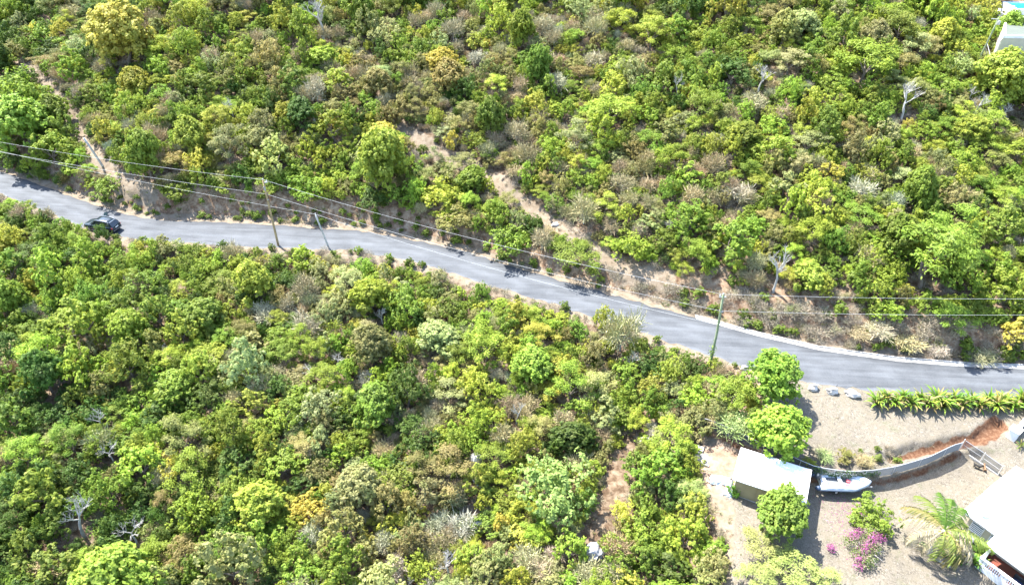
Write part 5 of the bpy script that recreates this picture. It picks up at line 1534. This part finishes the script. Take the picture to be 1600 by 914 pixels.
for i, (px_, py_, n_, s_, lab) in enumerate(((1528, 868, 30, 1.1, 'dark green strap-leaved plant by the house wall, nearest the palm'),
                                       (1540, 856, 26, 1.0, 'dark green strap-leaved plant directly under the house window'),
                                       (1519, 882, 24, .9, 'low strap-leaved plant in front of the veranda corner'),
                                       (1531, 884, 20, .85, 'small strap-leaved plant touching the veranda parapet'),
                                       (1592, 700, 16, .6, 'small yellow-green plant beside the gate post at the right edge'))):
    strap_plant('garden_plant', lab, 'plant', at(px_, py_), n_, s_, DT if i < 4 else HT, 'strap-leaved garden plants', 90 + i)
for i, (px_, py_, rr_, lab) in enumerate(((1442, 852, .5, 'tiny emerald ground plant left of the palm trunk'), (1478, 868, .6, 'emerald ground plant right of the palm trunk'),
                                          (1496, 876, .7, 'emerald leafy ground plant under the palm, nearest the house'), (1470, 858, .4, 'small green tuft close to the palm trunk'))):
    small_bush('ground_plant', lab, 'plant', px_, py_, rr_, .5, lowp[3 + i % 2][0], (.07, .24, .05))

# ------------------------------------------------------------------ coconut palm
def frond_mesh(ln, droop, seed):
    rg = np.random.default_rng(seed); V = []; Fs = []; Lv = []
    n = 32; pts = []; x = z = 0.0; a = .55
    for i in range(n + 1):
        pts.append((x, 0, z)); x += math.cos(a) * ln / n; z += math.sin(a) * ln / n; a -= droop / n
    def addq(q, l):
        b = len(V); V.extend(q); Fs.append((b, b + 1, b + 2, b + 3)); Lv.append(l)
    for i in range(n):
        p, q = pts[i], pts[i + 1]; w = .035 * (1 - i / n) + .008
        addq([(p[0], -w, p[2]), (p[0], w, p[2]), (q[0], w, q[2]), (q[0], -w, q[2])], .9)
        addq([(p[0], 0, p[2] - w), (p[0], 0, p[2] + w), (q[0], 0, q[2] + w), (q[0], 0, q[2] - w)], .9)
        if i < 4: continue
        ll = ln * .24 * math.sin(math.pi * (.12 + .85 * i / n)) ** .7
        for s_ in (-1, 1):
            for sub in (0,):
                c = np.array(p) * (1 - sub) + np.array(q) * sub
                L_ = ll * rg.uniform(.8, 1.1); dx = .45 + rg.normal() * .08; dy = s_ * .85; dz = -.30 + rg.normal() * .14
                m = c + np.array([dx, dy, dz]) * L_ * .5; e = c + np.array([dx * 1.05, dy * .9, dz - .5]) * L_
                wv = np.array([.032, 0, .012]); l = rg.uniform(.2, .9)
                addq([c - wv, c + wv, m + wv, m - wv], l); addq([m - wv, m + wv, e + wv * .2, e - wv * .2], l)
    return mesh_np('frond', V, Fs, M_STRAP, Lv)
FR = [frond_mesh(3.7, 1.5, 1), frond_mesh(3.5, 1.9, 2), frond_mesh(3.4, 2.5, 3), frond_mesh(3.3, 1.2, 4)]
b = at(1450, 865); palm = thing('coconut_palm', 'coconut palm with yellowing drooping fronds on the lawn beside the house', 'palm tree', b)
PH = 3.5
tp = [(0, 0, -.2), (.02, 0, .3), (.10, 0, 1.2), (.16, 0, 2.2), (.20, 0, PH)]
tk = MB().tube(tp, [.24, .21, .15, .13, .14], 12).build('trunk', mat('palm_trunk', (.36, .34, .31), .9, var=.3, scale=5, bump=.4), palm, sm=True)
for i in range(18):
    z = .3 + i * .175; MB().tube([(.03 + z * .045, 0, z), (.03 + z * .045, 0, z + .03)], .18 - .012 * min(z, 3) , 12).build('leaf_scar_ring', mat('palm_ring', (.26, .24, .22), .9), tk)
GRN, LIM, YEL, TANF = (.07, .14, .022), (.13, .17, .035), (.24, .21, .08), (.36, .31, .20)
for (az, tilt, mi, tc) in ((78, -.35, 3, GRN), (58, -.25, 0, GRN), (98, -.1, 0, LIM), (112, .05, 1, LIM), (40, -.05, 0, GRN), (24, .1, 1, LIM), (140, .2, 1, TANF), (128, .0, 0, YEL),
                       (178, .35, 1, TANF), (8, .25, 1, YEL), (346, .3, 1, TANF), (322, .35, 1, TANF), (300, .3, 2, YEL), (272, .5, 2, YEL), (245, .35, 2, LIM), (285, .2, 2, LIM), (205, .55, 2, TANF),
                       (70, .2, 2, GRN), (335, -.05, 0, LIM)):
    o = bpy.data.objects.new('frond', FR[mi]); COL.objects.link(o); o.parent = palm
    o.location = (.20, 0, PH - .05); o.rotation_euler = (random.uniform(-.3, .3), tilt, R(az)); o['tint'] = tc
    s_ = random.uniform(1.05, 1.25); o.scale = (s_, s_, s_)
for i in range(7):
    a = i * .9; bm = bmesh.new(); bmesh.ops.create_icosphere(bm, subdivisions=2, radius=.13)
    for q in bm.verts: q.co.z *= 1.25
    me = bpy.data.meshes.new('coconut'); bm.to_mesh(me); bm.free(); me.materials.append(mat('coconut_husk', (.24, .20, .06), .7))
    o = link('coconut', me, palm); o.location = (.20 + math.cos(a) * .24, math.sin(a) * .24, PH - .28 - .05 * (i % 2))

# bench under the palm
bp_ = at(1470, 878); bench = thing('garden_bench', 'low weathered wooden bench in the shade at the foot of the palm', 'bench', bp_, R(-38))
M_BW = mat('weathered_bench_wood', (.22, .18, .16), .85, var=.35, scale=6)
for i in range(4): box('slat', M_BW, bench, -.75, .75, -.24 + i * .125, -.13 + i * .125, .40, .44)
for x in (-.65, .6):
    for y in (-.22, .18): box('leg', M_BW, bench, x, x + .06, y, y + .06, -.05, .398)
box('front_board', M_POLEGREY, bench, -.76, .76, -.285, -.255, .24, .44)

# ------------------------------------------------------------------ bougainvillea
g = at(1350, 866)
bou = thing('bougainvillea', 'magenta-flowering bougainvillea shrub on the lawn below the boat', 'shrub', g)
rngb = np.random.default_rng(77)
def cloud(name, n, size, m, cent, rad, tint, bias=.4):
    ci = rngb.integers(0, len(cent), n); c = np.array(cent)[ci]; q = unit(rngb.normal(size=(n, 3)) + np.array([0, 0, bias]))
    C_ = c + q * np.array(rad) * rngb.uniform(.3, 1.05, (n, 1)); C_[:, 2] = np.maximum(C_[:, 2], .03)
    V_, F_ = quads(C_, unit(q + np.array([0, 0, .6]) + rngb.normal(size=(n, 3)) * .5), size, .65, rngb)
    o = link(name, mesh_np(name, V_, F_, m, rngb.uniform(0, 1, n)), bou)
    if tint: o['tint'] = tint
    return o
cents = [(-.2, 1.2, 1.0), (.9, 1.3, 1.1), (-1.2, .9, .9), (.1, 0, .9), (-.8, -.3, .7), (.8, .1, .8), (-.6, -1.2, .5), (0, -.9, .6), (-2.9, .3, .5)]
cloud('foliage', 1700, .07, M_LEAF, cents[:8], (.75, .75, .55), (.15, .20, .06))
cloud('twigs', 700, .05, M_DRY, cents[:8], (.85, .85, .6), (.30, .24, .18))['kind'] = 'stuff'
cloud('flowers', 1300, .055, M_MAGENTA, [(-1.1, 1.0, 1.4), (-.5, 1.2, 1.5), (.9, .9, 1.4), (1.4, .8, 1.2), (.1, .1, 1.2), (-.3, -.3, 1.1), (-.9, -.9, .8), (-1.1, -1.4, .5), (.6, .5, 1.4)], (.72, .62, .36), None)
cloud('flowers', 220, .055, M_MAGENTA, [(-2.9, .3, .5)], (.45, .5, .3), None)
MB().tube([(0, 0, -.2), (.1, .1, .5), (-.1, .2, .9)], [.08, .06, .03], 6).build('stem', M_BARK, bou)
for k_ in range(12):
    a = k_ * .55; MB().tube([(0, 0, .1), (math.cos(a) * .7, math.sin(a) * .8, .8), (math.cos(a) * 1.5, math.sin(a) * 1.4 - .2, .7)], [.035, .025, .01], 4).build('stem', M_PALEBARK, bou)
rg = np.random.default_rng(15); n_ = 420
pc = np.array(at(1322, 800)); Cx = pc + np.stack([rg.normal(size=n_) * 1.3, rg.normal(size=n_) * 2.2, np.zeros(n_)], -1)
Cx[:, 2] = H(Cx[:, 0], Cx[:, 1]) + .03
V_, F_ = quads(Cx, unit(np.array([0, 0, 1.]) + rg.normal(size=(n_, 3)) * .2), .045, .7, rg)
tag(link('fallen_petals', mesh_np('fallen_petals', V_, F_, M_MAGENTA, rg.uniform(.4, 1, n_))), 'fallen pink petals scattered on the lawn between boat and bougainvillea', 'petals', kind='stuff')

# ------------------------------------------------------------------ two small dogs by the gate
def make_dog(label, px_, py_, rz, colr, sc, curl=0.0, collar=False):
    g = at(px_, py_)
    nodes = [(0, 0, .33, .095), (.16, 0, .34, .10), (.30, .02 * 1, .35, .11), (.40, .03, .43, .065), (.47, .05, .50, .072), (.56, .07, .48, .038), (.60, .08, .47, .026),
             (-.12, 0, .35, .085), (-.24, .05 * curl, .42, .022), (-.32, .12 * curl, .52, .015)]
    edges = [(0, 1), (1, 2), (2, 3), (3, 4), (4, 5), (5, 6), (0, 7), (7, 8), (8, 9)]
    def chain(rootn, pts):
        i = rootn
        for p in pts:
            nodes.append(p); edges.append((i, len(nodes) - 1)); i = len(nodes) - 1
    for s_ in (-1, 1):
        chain(2, [(.29, s_ * .07, .24, .045), (.27, s_ * .075, .13, .026), (.29, s_ * .075, .03, .022), (.325, s_ * .075, .015, .022)])
        chain(7, [(-.10, s_ * .075, .25, .055), (-.05, s_ * .08, .17, .034), (-.14, s_ * .08, .10, .022), (-.12, s_ * .08, .02, .022), (-.085, s_ * .08, .015, .022)])
        chain(4, [(.45, .05 + s_ * .055, .565, .022), (.43, .05 + s_ * .075, .60, .010)])
    me = bpy.data.meshes.new('dog'); me.from_pydata([n_[:3] for n_ in nodes], edges, [])
    o = link('dog', me); sk = o.modifiers.new('skin', 'SKIN')
    for v_, n_ in zip(me.skin_vertices[0].data, nodes): v_.radius = (n_[3], n_[3])
    me.skin_vertices[0].data[0].use_root = True
    sb = o.modifiers.new('sub', 'SUBSURF'); sb.levels = 2; sb.render_levels = 2
    me.materials.append(mat('dog_fur_' + ('black' if collar else 'tan'), colr, .8, var=.3, scale=12))
    o.location = g; o.rotation_euler = (0, 0, rz); o.scale = (sc, sc, sc)
    return tag(o, label, 'dog')
make_dog('small black dog standing on the dry lawn below the pale gate', 1523, 730, R(-40), (.02, .018, .016), 1.15, 2.0, True)
make_dog('small tan and brown dog right of the black one near the gate', 1537, 735, R(70), (.26, .14, .07), .95, -1.0)
